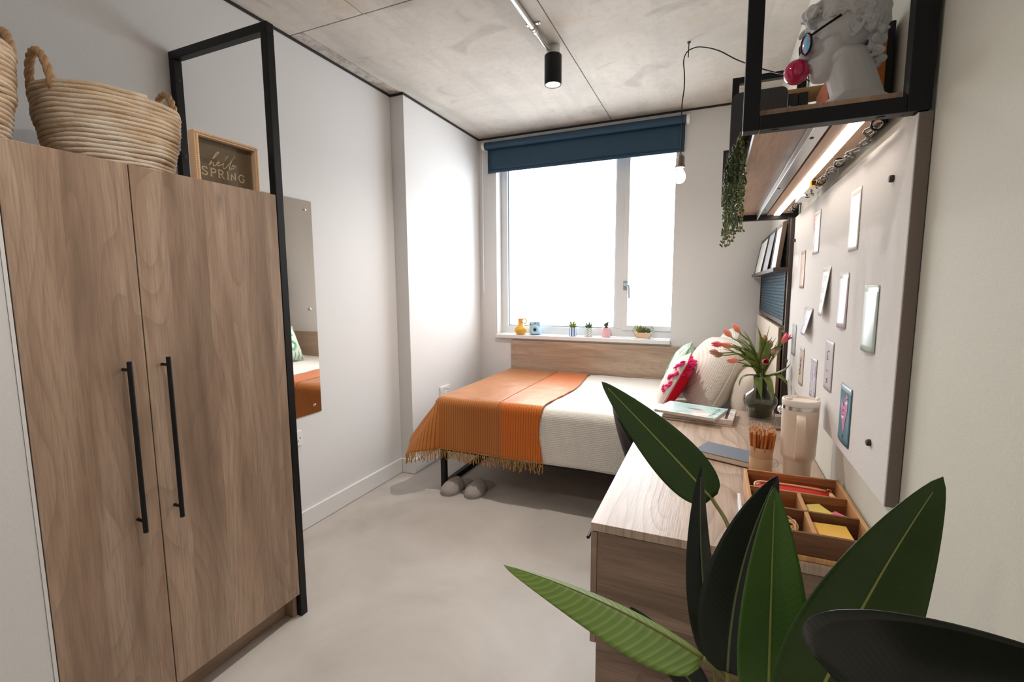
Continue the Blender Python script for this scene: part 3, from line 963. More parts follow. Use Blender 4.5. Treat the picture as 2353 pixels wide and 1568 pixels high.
# seam of the two-tone band
sm = [thr(.70, j / 60) + Vector((0, -.001, .0035)) for j in range(61)]
MB().tube(sm, .0022, 5).build('seam', plain('rust_seam', srgb(170, 70, 30), .8), th)
tms = []
for k in range(5):
    rnd = random.Random(k)
    pts = [Vector((0, 0, 0))]
    for i in range(1, 8):
        pts.append(Vector((rnd.uniform(-.003, .003) + (.006 * math.sin(i * .5 + k)) * (i / 8), rnd.uniform(-.004, .004), -i * .0095)))
    b = MB()
    q = spline(pts, 2)
    b.tube([p + Vector((.0016 * math.cos(i * .9), .0016 * math.sin(i * .9), 0)) for i, p in enumerate(q)], .0019, 5)
    b.tube([p - Vector((.0016 * math.cos(i * .9), .0016 * math.sin(i * .9), 0)) for i, p in enumerate(q)], .0019, 5)
    b.ball(pts[0], .0035, 6, 4)
    o = b.build('tassel', M['tassel'], th, smooth=180)
    tms.append(o)
NT_ = 88
for i in range(NT_):
    u = i / (NT_ - 1)
    p = thr(.0 + u, 0)
    if i < 5:
        o = tms[i]
    else:
        o = tms[i % 5].copy()
        COL.objects.link(o)
    o.location = p + Vector((0, -.001, .002))
    o.rotation_euler = (random.uniform(-.15, .15), random.uniform(-.16, .16), random.uniform(-.5, .5))
    o.scale = (1, 1, random.uniform(.85, 1.2))

# ------------------------------------------------------------------ pillows
def pillow_mb(w, h, t, p=3.0, n=22, pinch=.06, rnd=0.):
    b = MB()
    def f(sgn):
        def g_(u, v):
            x, y = u * 2 - 1, v * 2 - 1
            e = max(0., (1 - abs(x) ** p) * (1 - abs(y) ** p)) ** .55
            cx = 1 - pinch * (1 - abs(y)) ** 0 * (1 - y * y) * (x * x)
            cy = 1 - pinch * (1 - x * x) * (y * y)
            cx *= 1 - rnd * x * x * y * y
            cy *= 1 - rnd * x * x * y * y
            wr_ = .006 * noise.noise((x * 3 + w, y * 3, sgn)) * e
            return (sgn * (t / 2 * e + wr_), x * w / 2 * cx, y * h / 2 * cy)
        return g_
    b.grid(f(1), n, n)
    b.grid(f(-1), n, n)
    return b
def pillow(name, lab, cat, loc, rot, w, h, t, mat, group, **kw):
    b = pillow_mb(w, h, t, **kw)
    T = thing(name, lab, cat, loc, group, rot)
    o = b.build('cover', mat, T, smooth=180, local=True)
    md = o.modifiers.new('weld', 'WELD')
    md.merge_threshold = .0008
    pts = []
    nn = 24
    for (a0, b0, a1, b1) in ((-1, -1, 1, -1), (1, -1, 1, 1), (1, 1, -1, 1), (-1, 1, -1, -1)):
        for i in range(nn):
            x, y = a0 + (a1 - a0) * i / nn, b0 + (b1 - b0) * i / nn
            pin = kw.get('pinch', .06)
            rd = 1 - kw.get('rnd', 0.) * x * x * y * y
            pts.append((0, x * w / 2 * (1 - pin * (1 - y * y) * x * x) * rd, y * h / 2 * (1 - pin * (1 - x * x) * y * y) * rd))
    MB().tube(pts, .0032, 6, closed=True).build('piping', mat, T, smooth=180, local=True)
    return T
GP = 'pillows and cushions heaped at the bed head'
# rot: local X = thickness (faces -X after lean), lean about Y
pillow('white_pillow', 'plump white knitted pillow leaning at the desk end of the bed', 'pillow', (.000, 3.02, .835), (0, math.radians(24), math.radians(20)), .50, .46, .25, M['waffle_fine'], GP, p=2.3, pinch=.0, rnd=.14)
pillow('white_pillow', 'white pillow standing behind the others, top against the wall panel', 'pillow', (.085, 3.46, .850), (0, math.radians(18), 0), .50, .47, .20, M['waffle'], GP, p=2.4, pinch=.0, rnd=.14)
pillow('beige_pillow', 'beige cotton pillow slumped low behind the tulip vase', 'pillow', (.190, 2.93, .772), (0, math.radians(10), 0), .52, .30, .17, M['linen'], GP, p=2.6, pinch=.0, rnd=.12)

def m_cush(red=True):
    m = NT('red_and_white_cushion' if red else 'green_print_cushion')
    x = m.sep(m.obj())
    cr_, wh = srgb(214, 24, 48), srgb(228, 214, 206)
    if red:
        # broad red arch sweeping up the back half, speckled white ground
        k = m.math('ADD', m.math('MULTIPLY', x[0], 1.0), m.math('MULTIPLY', x[2], .02))
        arch = m.ramp(m.math('MULTIPLY_ADD', k, 5.0, .5), [(.52, (0, 0, 0, 1)), (.55, (1, 1, 1, 1))])
        lim = m.ramp(m.math('MULTIPLY_ADD', x[2], 2.0, .5), [(.80, (1, 1, 1, 1)), (.84, (0, 0, 0, 1))])
        sp = m.ramp(m.noise(m.obj(), 160, 2), [(.62, (0, 0, 0, 1)), (.68, (1, 1, 1, 1))])
        base = m.mix(m.math('MULTIPLY', sp, .5), wh, srgb(222, 120, 130))
        col = m.mix(m.math('MULTIPLY', arch, lim), base, cr_)
    else:
        st = m.math('SINE', m.math('MULTIPLY', x[1], 2 * PI / .05))
        bnd = m.ramp(m.math('ABSOLUTE', x[2]), [(.09, (0, 0, 0, 1)), (.12, (1, 1, 1, 1))])
        col = m.mix(m.math('MULTIPLY', m.ramp(st, [(.5, (0, 0, 0, 1)), (.7, (1, 1, 1, 1))]), bnd), srgb(214, 226, 214), srgb(122, 168, 132))
    m.set(Base_Color=col, Roughness=.9, Specular_IOR_Level=.1)
    m.bump(m.noise(m.obj(), 300, 2), .3, .002)
    return m.m
pc = pillow('tufted_cushion', 'white cushion with red arch and pink tufted fringe', 'cushion', (-.196, 2.94, .790), (0, math.radians(27), 0), .40, .33, .13, m_cush(True), GP, p=2.6)
tf = MB()
rr = random.Random(4)
for i in range(230):
    k = rr.random()
    if i % 3:                                     # comb of strands along the upper back edge
        y, z, x = rr.uniform(-.19, .10), rr.uniform(.085, .160), rr.uniform(.004, .040)
        tf.ball((x, y, z), (.005, .005, .017), 6, 4, (rr.uniform(-.3, .3), 1.0 + rr.uniform(-.3, .3), 0))
    else:                                         # scalloped run down the front face
        z = -.05 + .20 * k
        y = -.165 + .02 * math.sin(k * 18) + rr.uniform(-.02, .02)
        tf.ball((-.030 + rr.uniform(-.006, .006) - .010 * math.sin(k * 18), y, z), (.005, .006, .014), 6, 4, (rr.uniform(-.4, .4), .5, 0))
to = tf.build('pink_tufts', plain('hot_pink_wool', srgb(232, 40, 120), .95), pc, smooth=180, local=True)
to['kind'] = 'stuff'
gc = pillow('green_cushion', 'mint and white cushion with green printed strokes against the headboard', 'cushion', (-.205, 3.36, .800), (0, math.radians(24), 0), .38, .36, .13, m_cush(False), GP, p=2.6)
gm = plain('green_print', srgb(110, 176, 134), .9)
for st in ([(-.10, -.08), (-.085, .0), (-.06, .08), (-.035, .0), (-.02, -.08)], [(-.085, -.02), (-.035, -.02)], [(.10, .065), (.06, .085), (.025, .05), (.06, .01), (.095, -.03), (.06, -.08), (.02, -.06)]):
    q = spline([(0, a, b) for a, b in st], 6)
    def onp(p):
        x_, y_ = p[1] / .19, p[2] / .18
        e = max(0., (1 - abs(x_) ** 2.6) * (1 - abs(y_) ** 2.6)) ** .55
        return (-(.065 * e + .0035), p[1], p[2])
    MB().ribbon([onp(p) for p in q], .018, (-1, 0, 0), .001).build('printed_stroke', gm, gc, local=True, fixn=False)

# ------------------------------------------------------------------ slippers
def slipper(loc, rz, lab):
    t = thing('slipper', lab, 'slipper', loc, 'pair of grey slippers by the bed', (0, 0, rz))
    def outline(k, s=1.):
        # k 0 toe .. 1 heel, half width
        e_ = math.sqrt(max(0., 1 - (1 - min(1, k / .30)) ** 2)) if k < .30 else 1.
        t_ = math.sqrt(max(0., 1 - (max(0, k - .86) / .14) ** 2))
        return s * .054 * e_ * t_ * (1 - .2 * math.sin(max(0, k - .3) / .7 * PI)) + .0004
    t.scale = (1.12, 1.06, 1.15)
    n = 26
    L = .265
    ol = [(-outline(i / n), -L / 2 + L * i / n) for i in range(n + 1)] + [(outline(i / n), -L / 2 + L * i / n) for i in range(n, -1, -1)]
    ol = [(p[0] * 1.07, p[1] * 1.03) for p in ol]
    MB().prism(ol, 'Z', 0.0005, .014).build('sole', plain('pale_sole', srgb(176, 168, 160), .8), t, local=True, bevel=.003)
    def up(u, v):
        k = v * .56
        a = (u - .5) * PI
        w = outline(k, 1.02)
        hh = .062 * (math.sin(min(1, (k + .04) / .50) * PI / 2)) ** .55
        return (w * math.sin(a), -L / 2 - .002 + L * k, .006 + hh * math.cos(a) ** .8)
    MB().grid(up, 16, 14).build('upper', M['slipper'], t, smooth=180, solid=.006, local=True)
    ins = [(p[0] * .86, p[1] * .95) for p in ol]
    MB().prism(ins, 'Z', .0142, .019).build('insole', M['slipper'], t, local=True)
slipper((-1.552, 2.648, 0), math.radians(-8), 'grey felt slipper next to the bed leg')
slipper((-1.395, 2.672, 0), math.radians(-2), 'grey felt slipper standing farther from the bed leg')

# ------------------------------------------------------------------ desk
dk = thing('desk', 'oak laminate desk with drawer end along the cream wall', 'desk', (.04, 1.83, 0))
DX0, DX1, DY0, DY1, DZ = -.273, .348, 1.148, 2.522, .74
box(DX0, DX1, DY0, DY1, .718, DZ).build('top', M['oak_desk'], dk, bevel=.0008)
box(DX0 + .0175, DX1, DY0 + .001, DY0 + .021, .0, .7165).build('end_panel', M['oak_end_shaded'], dk, bevel=.0008)
box(DX0 + .0175, DX1, DY0 + .432, DY0 + .45, .40, .7165).build('drawer_side', M['oak_end_shaded'], dk)
box(DX0 + .0175, DX1, DY0 + .021, DY0 + .431, .395, .412).build('drawer_floor', M['oak_end_shaded'], dk)
drs = []
for z0_, z1_ in ((.402, .7145),):
    d = box(DX0 + .0005, DX0 + .0165, DY0 + .001, DY0 + .452, z0_, z1_).build('drawer_front', M['oak_v'], dk, bevel=.0008)
    hb = MB().tube([(DX0 - .010, DY0 + .012, .690), (DX0 - .010, DY0 + .23, .690)], .0045, 10)
    for y in (DY0 + .04, DY0 + .20):
        hb.tube([(DX0 + .001, y, .690), (DX0 - .010, y, .690)], .0035, 8)
    hb.build('handle', M['black_steel'], d, smooth=40)
for x in (DX0 + .03, DX1 - .06):
    box(x, x + .035, DY1 - .06, DY1 - .025, 0, .7165).build('leg', M['black_steel'], dk, bevel=.002)
box(DX1 - .03, DX1 - .012, DY0 + .46, DY1 - .065, .40, .7165).build('back_panel', M['oak_end_shaded'], dk)

# ------------------------------------------------------------------ chair
ch = thing('shell_chair', 'black moulded shell chair tucked under the desk', 'chair', (-.33, 2.17, 0))
def shell(u, v):
    y = (u - .5)
    if v < .5:                                # seat, front (+X) to back
        k = v / .5
        x = .10 - k * .36
        z = .452 - .02 * math.sin(k * PI) + .02 * (2 * y) ** 2 * 1.2
        w = .44
    else:
        k = (v - .5) / .5
        x = -.26 - .085 * math.sin(k * PI / 2) * 1.0 - .03 * k
        z = .452 + .365 * k - .03 * (2 * y) ** 4 * k
        w = .44 - .03 * k
        x += .11 * (2 * y) ** 2 * (.35 + .65 * math.sin(k * PI * .9))
    bl_ = max(0, 1 - abs(v - .5) / .10)
    z += .028 * bl_
    x += .022 * bl_
    return (-.035 + x, 2.17 + y * w, z)
MB().grid(shell, 24, 40).build('shell', M['black_plastic'], ch, smooth=180, solid=.012)
for sx, sy in ((.06, -.17), (.06, .17), (-.24, -.17), (-.24, .17)):
    MB().tube([(sx * .8 - .055, 2.17 + sy * .7, .44), (sx * 1.05 - .035, 2.17 + sy * 1.15, .0)], [.013, .010], 10).build('leg', M['black_steel'], ch, smooth=40)

# ------------------------------------------------------------------ pinboard with cards
pbd = thing('pinboard', 'large oatmeal fabric pinboard on the cream wall above the desk', 'pinboard', (.34, 1.8, .91))
PBX = .327
box(PBX + .002, XR - .001, 1.112, 2.527, .911, 1.664).build('core', M['pin_edge'], pbd, bevel=.002)
box(PBX, PBX + .0025, 1.1125, 2.5265, .9115, 1.6635).build('face', M['pinboard'], pbd, bevel=.001)
for (y, z) in ((1.217, 1.568), (1.224, 1.008), (2.485, 1.556), (2.505, 1.003)):
    MB().lathe([(0, 0), (.0075, 0), (.0075, .006), (.0055, .008), (0, .008)], seg=14).xform(Matrix.Translation((PBX, y, z)) @ Matrix.Rotation(-PI / 2, 4, 'Y')).build('fixing_cap', plain('dark_cap', srgb(48, 38, 34), .5), pbd, smooth=40)

def m_card(kind):
    m = NT('card_' + kind)
    o = m.obj()
    x = m.sep(o)
    n_ = m.noise(o, 26, 4, .6, .8)
    W_ = srgb(240, 236, 232)
    if kind == 'redleaf':
        c = m.mix(m.ramp(n_, [(.45, (0, 0, 0, 1)), (.6, (1, 1, 1, 1))]), W_, srgb(206, 96, 104))
        c = m.mix(m.ramp(m.noise(o, 45, 2), [(.6, (0, 0, 0, 1)), (.66, (1, 1, 1, 1))]), c, srgb(120, 116, 124))
        c = m.mix(m.ramp(x[1], [(.0, (0, 0, 0, 1)), (.04, (1, 1, 1, 1))]), W_, c)
    elif kind == 'collage':
        ch_ = m.n('ShaderNodeTexVoronoi', {'distance': 'CHEBYCHEV'}, Vector=o, Scale=26.).outputs[1]
        c = m.mix(m.ramp(x[1], [(.035, (0, 0, 0, 1)), (.055, (1, 1, 1, 1))]), W_, m.mix(.55, ch_, srgb(214, 190, 186)))
    elif kind == 'cork':
        c = m.mix(m.noise(o, 160, 3), srgb(176, 140, 112), srgb(226, 202, 180))
    elif kind == 'lavender':
        c = m.mix(m.ramp(m.math('SINE', m.math('MULTIPLY_ADD', n_, 16.0, m.math('MULTIPLY', x[1], 170.0))), [(.2, (0, 0, 0, 1)), (.8, (1, 1, 1, 1))]), srgb(226, 220, 228), srgb(176, 170, 198))
    elif kind == 'portrait':
        c = m.mix(m.ramp(n_, [(.4, (0, 0, 0, 1)), (.6, (1, 1, 1, 1))]), srgb(226, 222, 228), srgb(168, 160, 176))
    else:
        c = {'white': W_, 'lilac': srgb(222, 212, 218), 'mint': srgb(206, 220, 214), 'grey': srgb(186, 194, 200), 'blush': srgb(222, 204, 194), 'stone': srgb(206, 200, 204), 'teal': srgb(84, 136, 156)}[kind]
    m.set(Base_Color=c, Roughness=.3, Specular_IOR_Level=.45)
    return m.m
TAPE = NT('clear_tape').set(Base_Color=srgb(238, 236, 236), Roughness=.15, Alpha=.55).m
def card(yc, zc, w, h, kind, lab, curl=.006, lift=.0, extra=None):
    t = thing('pinned_card', lab, 'card', (PBX - .001, yc, zc), 'cards taped on the pinboard', (0, 0, 0))
    def f(u, v):
        y, z = (u - .5) * w, (v - .5) * h
        k = 1 - v
        return (-(.0008 + lift * k * (1 - .6 * u) + curl * (1 - (2 * u - 1) ** 2) * (.25 + .75 * k)), y, z)
    MB().grid(f, 10, 10).build('sheet', m_card(kind), t, smooth=180, solid=.0005, local=True)
    tp = MB().grid(lambda u, v: (f(.02 + .96 * u, .0)[0] * 0 + f(.02 + .96 * u, .90 + .06 * v)[0] - .0009, -(w * .5) + w * u, h * (.40 + .06 * v)), 8, 1)
    tp.build('tape', TAPE, t, smooth=180, local=True)
    if extra:
        extra(t, f, w, h)
    return t
inkd = plain('dark_print', srgb(64, 60, 64), .5)
inkb = plain('pale_blue_print', srgb(176, 206, 214), .5)
def strokes(t, f, w, h, lst, mat, wd, nm='printed_mark'):
    for st in lst:
        q = []
        for (a, b) in st:
            p = f(a, b)
            q.append((p[0] - .0008, p[1], p[2]))
        if len(q) > 2:
            q = spline(q, 4)
        MB().ribbon(q, wd, (-1, 0, 0), .0002).build(nm, mat, t, local=True, fixn=False)
def ex_lines(t, f, w, h):
    for zc in (.80, .76, .72, .56, .52, .48, .32, .28):
        strokes(t, f, w, h, [[(.30, zc), (.72, zc)]], inkb, .0032, 'printed_line')
def ex_script(t, f, w, h):
    strokes(t, f, w, h, [[(.55, .72), (.40, .66), (.55, .62), (.42, .58)], [(.45, .54), (.62, .50), (.42, .47)], [(.48, .44), (.60, .40), (.42, .37)], [(.60, .36), (.40, .30), (.62, .27)]], inkd, .005)
def ex_faces(t, f, w, h):
    strokes(t, f, w, h, [[(.40, .80), (.62, .76), (.62, .70)], [(.50, .70), (.62, .66), (.50, .63)], [(.50, .62), (.62, .61)], [(.42, .38), (.56, .40)], [(.36, .24), (.50, .22), (.36, .18), (.50, .15)]], inkd, .003)
def ex_blue(t, f, w, h):
    pk = plain('pink_print', srgb(214, 132, 178), .4)
    wt = plain('white_print', srgb(240, 236, 236), .4)
    for poly in ([(.30, .86), (.38, .86), (.46, .76), (.40, .66), (.56, .64), (.70, .72), (.80, .62), (.72, .46), (.58, .34), (.44, .20), (.36, .24), (.32, .44), (.22, .60), (.24, .76)],):
        vs = [f(a, b) for a, b in poly]
        c0 = f(.48, .55)
        MB().add([(c0[0] - .0009, c0[1], c0[2])] + [(p[0] - .0009, p[1], p[2]) for p in vs], [(0, i + 1, (i + 1) % len(vs) + 1) for i in range(len(vs))]).build('pink_shape', pk, t, local=True, fixn=False)
    strokes(t, f, w, h, [[(.24, .74), (.42, .71)], [(.46, .46), (.66, .44)]], wt, .007)
    strokes(t, f, w, h, [[(.22, .79), (.36, .79), (.44, .74)], [(.44, .55), (.58, .57), (.68, .50)], [(.46, .49), (.66, .47)], [(.38, .16), (.46, .12), (.40, .08)]], inkd, .003)
card(1.992, 1.54, .113, .148, 'redleaf', 'white card with red leaf print, high on the pinboard', .003)
card(1.490, 1.52, .096, .155, 'collage', 'white card with coloured snippets down one edge, highest near the board end', .003)
card(2.240, 1.418, .100, .150, 'cork', 'tan speckled card close to the far post', .002)
card(1.770, 1.334, .104, .154, 'white', 'white card with three faint blue text blocks', .004, .018, ex_lines)
card(1.549, 1.311, .096, .150, 'lilac', 'plain pale lilac card in the middle of the board', .008)
card(1.295, 1.277, .104, .150, 'mint', 'plain glossy mint card nearest the board end', .009)
card(2.040, 1.222, .160, .098, 'portrait', 'small lavender landscape card curling off the board', .006, .022)
card(2.350, 1.122, .104, .135, 'grey', 'bluish grey card beside the tulip heads', .003)
card(2.126, 1.039, .092, .150, 'blush', 'blush card with black script lettering above the vase', .003, 0, ex_script)
card(1.880, 1.035, .102, .138, 'lavender', 'lavender streaked card above the tumbler straw', .003)
card(1.664, 1.112, .106, .150, 'stone', 'grey card with small line-drawn face marks', .003, 0, ex_faces)
card(1.441, 1.016, .108, .152, 'teal', 'teal card with pink face shape, lowest on the board', .003, 0, ex_blue)
# ------------------------------------------------------------------ wall shelf over the desk
sf = thing('wall_shelf', 'black steel framed wall shelf with oak board and lit underside', 'shelf', (.19, 1.86, 1.665))
SX0, SX1, SZ0, SZ1 = .040, .346, 1.666, 2.335
def sframe(y0, y1):
    box(SX0, SX0 + .030, y0, y1, SZ0, SZ1).build('front_post', M['black_steel'], sf, bevel=.0015)
    box(SX1 - .036, SX1, y0, y1, SZ0, SZ1).build('wall_post', M['black_steel'], sf, bevel=.0015)
    box(SX0 + .0302, SX1 - .0362, y0, y1, SZ0, SZ0 + .028).build('bottom_rail', M['black_steel'], sf, bevel=.0015)
    box(SX0 + .0302, SX1 - .0362, y0, y1, SZ1 - .028, SZ1).build('top_rail', M['black_steel'], sf, bevel=.0015)
sframe(1.110, 1.142)
sframe(2.580, 2.612)
box(SX1 - .03, SX1, 1.143, 2.579, SZ1 - .028, SZ1).build('long_rail', M['black_steel'], sf, bevel=.0015)
box(.0705, .3095, 1.1435, 2.5785, 1.694, 1.7135).build('board', M['oak_shelf'], sf, bevel=.0008)
box(.0690, .0703, 1.1435, 2.5785, 1.694, 1.7135).build('lit_board_edge', M['white_gloss'], sf)  # white strip paints the light caught by the board's front edge
bm_ = MB().box(.172, .210, 1.143, 2.579, 1.688, 1.6935)
bm_.box(.172, .176, 1.143, 2.579, 1.668, 1.688)
bm_.build('steel_angle', M['steel'], sf, bevel=.0008)
box(.214, .240, 1.143, 2.579, 1.686, 1.6935).build('cable_batten', M['oak_shelf'], sf)
for y in (1.30, 1.9, 2.4):
    MB().lathe([(0, 0), (.005, 0), (.005, .0012), (0, .0012)], (.190, y, 1.6866), 12).build('bolt', M['shadow_gap'], sf)
for x in (.10, .275):
    MB().lathe([(0, 0), (.007, 0), (.007, .0012), (0, .0012)], (x, 1.126, 1.6648), 14).build('bolt_hole', M['shadow_gap'], sf)
led = thing('led_strip', 'glowing warm LED strip fixed along the underside of the shelf', 'LED strip', (.256, 1.88, 1.684))
box(.242, .270, 1.185, 2.575, 1.6865, 1.6935).build('channel', M['white_plastic'], led)
box(.2445, .2675, 1.188, 2.572, 1.683, 1.6863).build('diffuser', emit('warm_led_diffuser', (1, .87, .74, 1), LED_E), led)
# cables under the shelf
cb = thing('under_shelf_cable', 'looped grey cables tied under the shelf beside the light', 'cable', (.29, 1.8, 1.67))
rr = random.Random(8)
for ph in (0, 2.1, 4.2):
    pts = []
    for i in range(90):
        k = i / 89
        y = 1.19 + k * 1.2
        tw = 0 if k < .25 else 1
        r_ = .006 * tw + (.012 * math.sin(k * 25 + ph) * (1 - tw))
        pts.append((.289 + r_ * math.cos(k * 75 + ph) + .006 * math.sin(k * 9 + ph), y, 1.673 + .006 * math.sin(k * 75 + ph) * tw - .010 * math.sin(min(1, k / .25) * PI) * (1 - tw)))
    MB().tube(pts, .0022, 6).build('lead', plain('grey_cable', srgb(84, 78, 74), .5), cb, smooth=180)
for y in (1.20, 1.52, 1.75, 1.98, 2.25):
    MB().torus((.289, y, 1.674), (0, 1, 0), .011, .0022, 14, 6).build('cable_tie', M['black_plastic'], cb, smooth=180)
d1 = tag(box(.268, .308, 1.97, 2.10, 1.664, 1.6925).build('led_driver', M['white_plastic'], None, bevel=.003), 'white driver box screwed under the shelf, farther one', 'driver box', 'driver boxes under the shelf')
d2 = thing('led_driver', 'driver box with yellow and black label under the shelf', 'driver box', (.288, 1.87, 1.664), 'driver boxes under the shelf')
box(.268, .308, 1.815, 1.935, 1.668, 1.6925).build('case', M['white_plastic'], d2, bevel=.003)
box(.268, .308, 1.8135, 1.8148, 1.669, 1.692).build('end_label', plain('yellow_label', srgb(214, 150, 40), .5), d2)
box(.274, .288, 1.8125, 1.8134, 1.674, 1.687).build('label_print', M['black_plastic'], d2)

# ------------------------------------------------------------------ bust on the shelf
bs = thing('plaster_bust', 'white plaster classical bust with curly hair in profile', 'bust', (.255, 1.262, 1.714))
BY = 1.262
b = MB()
E_ = lambda x, y, z, rx, ry, rz, rot=None: b.ball((x, BY + y, z), (rx, ry, rz), 20, 14, rot)
E_(.236, 0, 1.908, .062, .052, .066)
E_(.206, 0, 1.868, .040, .043, .060)
E_(.200, 0, 1.838, .032, .036, .045)
E_(.196, 0, 1.812, .022, .026, .020)            # jaw
E_(.187, 0, 1.804, .013, .014, .012)            # chin
E_(.225, 0, 1.832, .030, .040, .026, (0, -.4, 0))
E_(.183, 0, 1.884, .016, .036, .010)            # brow
for i in range(7):                               # nose
    k = i / 6
    E_(.172 - .014 * k, 0, 1.880 - .034 * k, .010, .006 + .003 * k, .008)
E_(.163, -.006, 1.847, .006, .006, .005)
E_(.163, .006, 1.847, .006, .006, .005)
E_(.170, 0, 1.831, .008, .015, .0045)           # lips
E_(.171, 0, 1.823, .008, .013, .005)
for s_ in (-1, 1):
    E_(.180, s_ * .022, 1.862, .013, .014, .012)   # cheek
    ep = [(-.007, -.003), (-.008, .007), (-.002, .0155), (.007, .0145), (.0115, .006), (.009, -.006), (.003, -.014), (-.003, -.017), (-.006, -.012)]
    b.tube(spline([(.243 + a_ + z_ * .15, BY + s_ * (.050 + .25 * max(0, a_)), 1.876 + z_) for a_, z_ in ep], 5), .0032, 8)
    b.tube(spline([(.243 + a_, BY + s_ * .050, 1.876 + z_) for a_, z_ in ((-.002, .008), (.004, .006), (.005, -.003), (.0, -.009))], 4), .0024, 8)
    E_(.2445, s_ * .0455, 1.872, .0085, .005, .0125)
# neck and cut base
for i in range(36):
    k = i / 35
    E_(.238 + .026 * k, 0, 1.835 - .085 * k, .043 + .004 * k, .042 + .002 * k, .022)
for i in range(24):
    k = i / 23
    E_(.258, 0, 1.752 - .020 * k, .048 + .028 * k ** 1.3, .046 + .018 * k, .014)
# curls
rr = random.Random(21)
for i in range(1500):
    th_ = rr.uniform(-PI, PI)
    ph_ = math.asin(rr.uniform(-.6, 1.0))
    dx, dy, dz = math.cos(th_) * math.cos(ph_), math.sin(th_) * math.cos(ph_), math.sin(ph_)
    if dx < -.75 and dz < .25:
        continue
    if dx < .34 and dz < (-.10 if dx > -.1 else -.02):
        continue
    c = Vector((.240 + dx * .067, BY + dy * .0585, 1.910 + dz * .071))
    n_ = Vector((dx, dy, dz))
    R_ = rr.uniform(.0050, .0080)
    b.torus(c - n_ * rr.uniform(.0, .003), n_ + Vector((rr.uniform(-.7, .7), rr.uniform(-.7, .7), rr.uniform(-.7, .7))), R_, rr.uniform(.0024, .0034), 10, 5)
for i in range(90):                              # nape curls and forelock
    if i < 50:
        c = Vector((.290 + rr.uniform(-.012, .010), BY + rr.uniform(-.042, .042), rr.uniform(1.818, 1.89)))
    else:
        c = Vector((.170 + rr.uniform(-.012, .016), BY + rr.uniform(-.034, .034), rr.uniform(1.906, 1.942)))
    b.torus(c, (rr.uniform(-1, 1), rr.uniform(-1, 0), rr.uniform(-1, 1)), rr.uniform(.006, .009), .0036, 12, 6)
    b.ball(c, .0048, 8, 6)
# cut flat underneath
o = b.build('head', M['plaster'], bs, smooth=180, fixn=False)
md = o.modifiers.new('fuse', 'REMESH')
md.mode = 'VOXEL'
md.voxel_size = .0017
md.use_smooth_shade = True
md = o.modifiers.new('soften', 'SMOOTH')
md.factor = .5
md.iterations = 3
box(.192, .322, BY - .055, BY + .055, 1.7140, 1.7235).build('base', M['plaster'], bs, bevel=.004)
sgl = thing('sunglasses', 'round black sunglasses with blue and pink lenses on the bust', 'sunglasses', (.165, BY, 1.866))
def m_lens():
    m = NT('blue_pink_mirror_lens')
    o_ = m.obj()
    n_ = m.noise(o_, 55, 3, .5, .6)
    m.set(Base_Color=m.ramp(n_, [(.45, srgb(96, 190, 220)), (.52, srgb(230, 90, 160))]), Roughness=.1, Specular_IOR_Level=.6)
    return m.m
for s_ in (-1, 1):
    c = Vector((.160, BY + s_ * .028, 1.866))
    nn = Vector((-1, s_ * .35, -.1))
    MB().torus(c, nn, .0195, .0024, 24, 8).build('rim', M['black_plastic'], sgl, smooth=180)
    M4 = Matrix.Translation(c) @ nn.to_track_quat('Z', 'Y').to_matrix().to_4x4()
    MB().lathe([(0, .002), (.012, .0015), (.0185, .0), (.0185, -.001), (0, -.001)], seg=24).xform(M4).build('lens', m_lens(), sgl, smooth=60)
    MB().tube([(.166, BY + s_ * .047, 1.875), (.185, BY + s_ * .053, 1.884), (.215, BY + s_ * .058, 1.899)], .0026, 8).build('temple', M['black_plastic'], sgl, smooth=180)
MB().tube([(.157, BY - .010, 1.870), (.154, BY, 1.874), (.157, BY + .010, 1.870)], .002, 8).build('bridge', M['black_plastic'], sgl)
tag(MB().ball((.1475, BY - .002, 1.822), (.0255, .0255, .0255), 32, 20).build('gum_bubble', M['bubble'], None, smooth=180), 'glossy magenta bubble blown from the mouth of the bust', 'bubble')

# books and bits on the shelf
def book(x0, x1, y0, y1, z0, z1, col, lab, grp, spine='-Y', name='book', rot=None):
    t = thing(name, lab, 'book', ((x0 + x1) / 2, (y0 + y1) / 2, z0), grp)
    cvm = plain('cover_' + lab[:10].replace(' ', '_'), col, .5)
    th_ = .0018
    box(x0, x0 + th_, y0, y1, z0, z1).build('cover_board', cvm, t, bevel=.0005)
    box(x1 - th_, x1, y0, y1, z0, z1).build('cover_board', cvm, t, bevel=.0005)
    ys = y0 if spine == '-Y' else y1 - th_
    box(x0 + th_, x1 - th_, ys, ys + th_, z0, z1).build('spine', cvm, t)
    box(x0 + th_, x1 - th_, y0 + (th_ if spine == '-Y' else .004), y1 - (.004 if spine == '-Y' else th_), z0 + .003, z1 - .003).build('pages', plain('book_pages', srgb(226, 216, 200), .8), t)
    return t
GB = 'books on the wall shelf'
book(.312, .3275, 1.335, 1.48, 1.714, 1.925, srgb(206, 120, 44), 'orange book standing behind the bust', GB)
book(.329, .3435, 1.345, 1.50, 1.714, 1.93, srgb(26, 24, 26), 'black book between orange book and wall', GB)
book(.296, .318, 1.62, 1.80, 1.714, 1.93, srgb(224, 198, 186), 'pale pink book behind the bubble', GB)
book(.270, .294, 1.62, 1.80, 1.714, 1.94, srgb(216, 122, 84), 'coral book in the row behind the bubble', GB)
book(.240, .268, 1.95, 2.14, 1.714, 2.012, srgb(34, 34, 40), 'black ring binder under the kraft tube', GB)
book(.208, .238, 1.95, 2.14, 1.714, 2.012, srgb(44, 44, 50), 'second black binder under the kraft tube', GB)
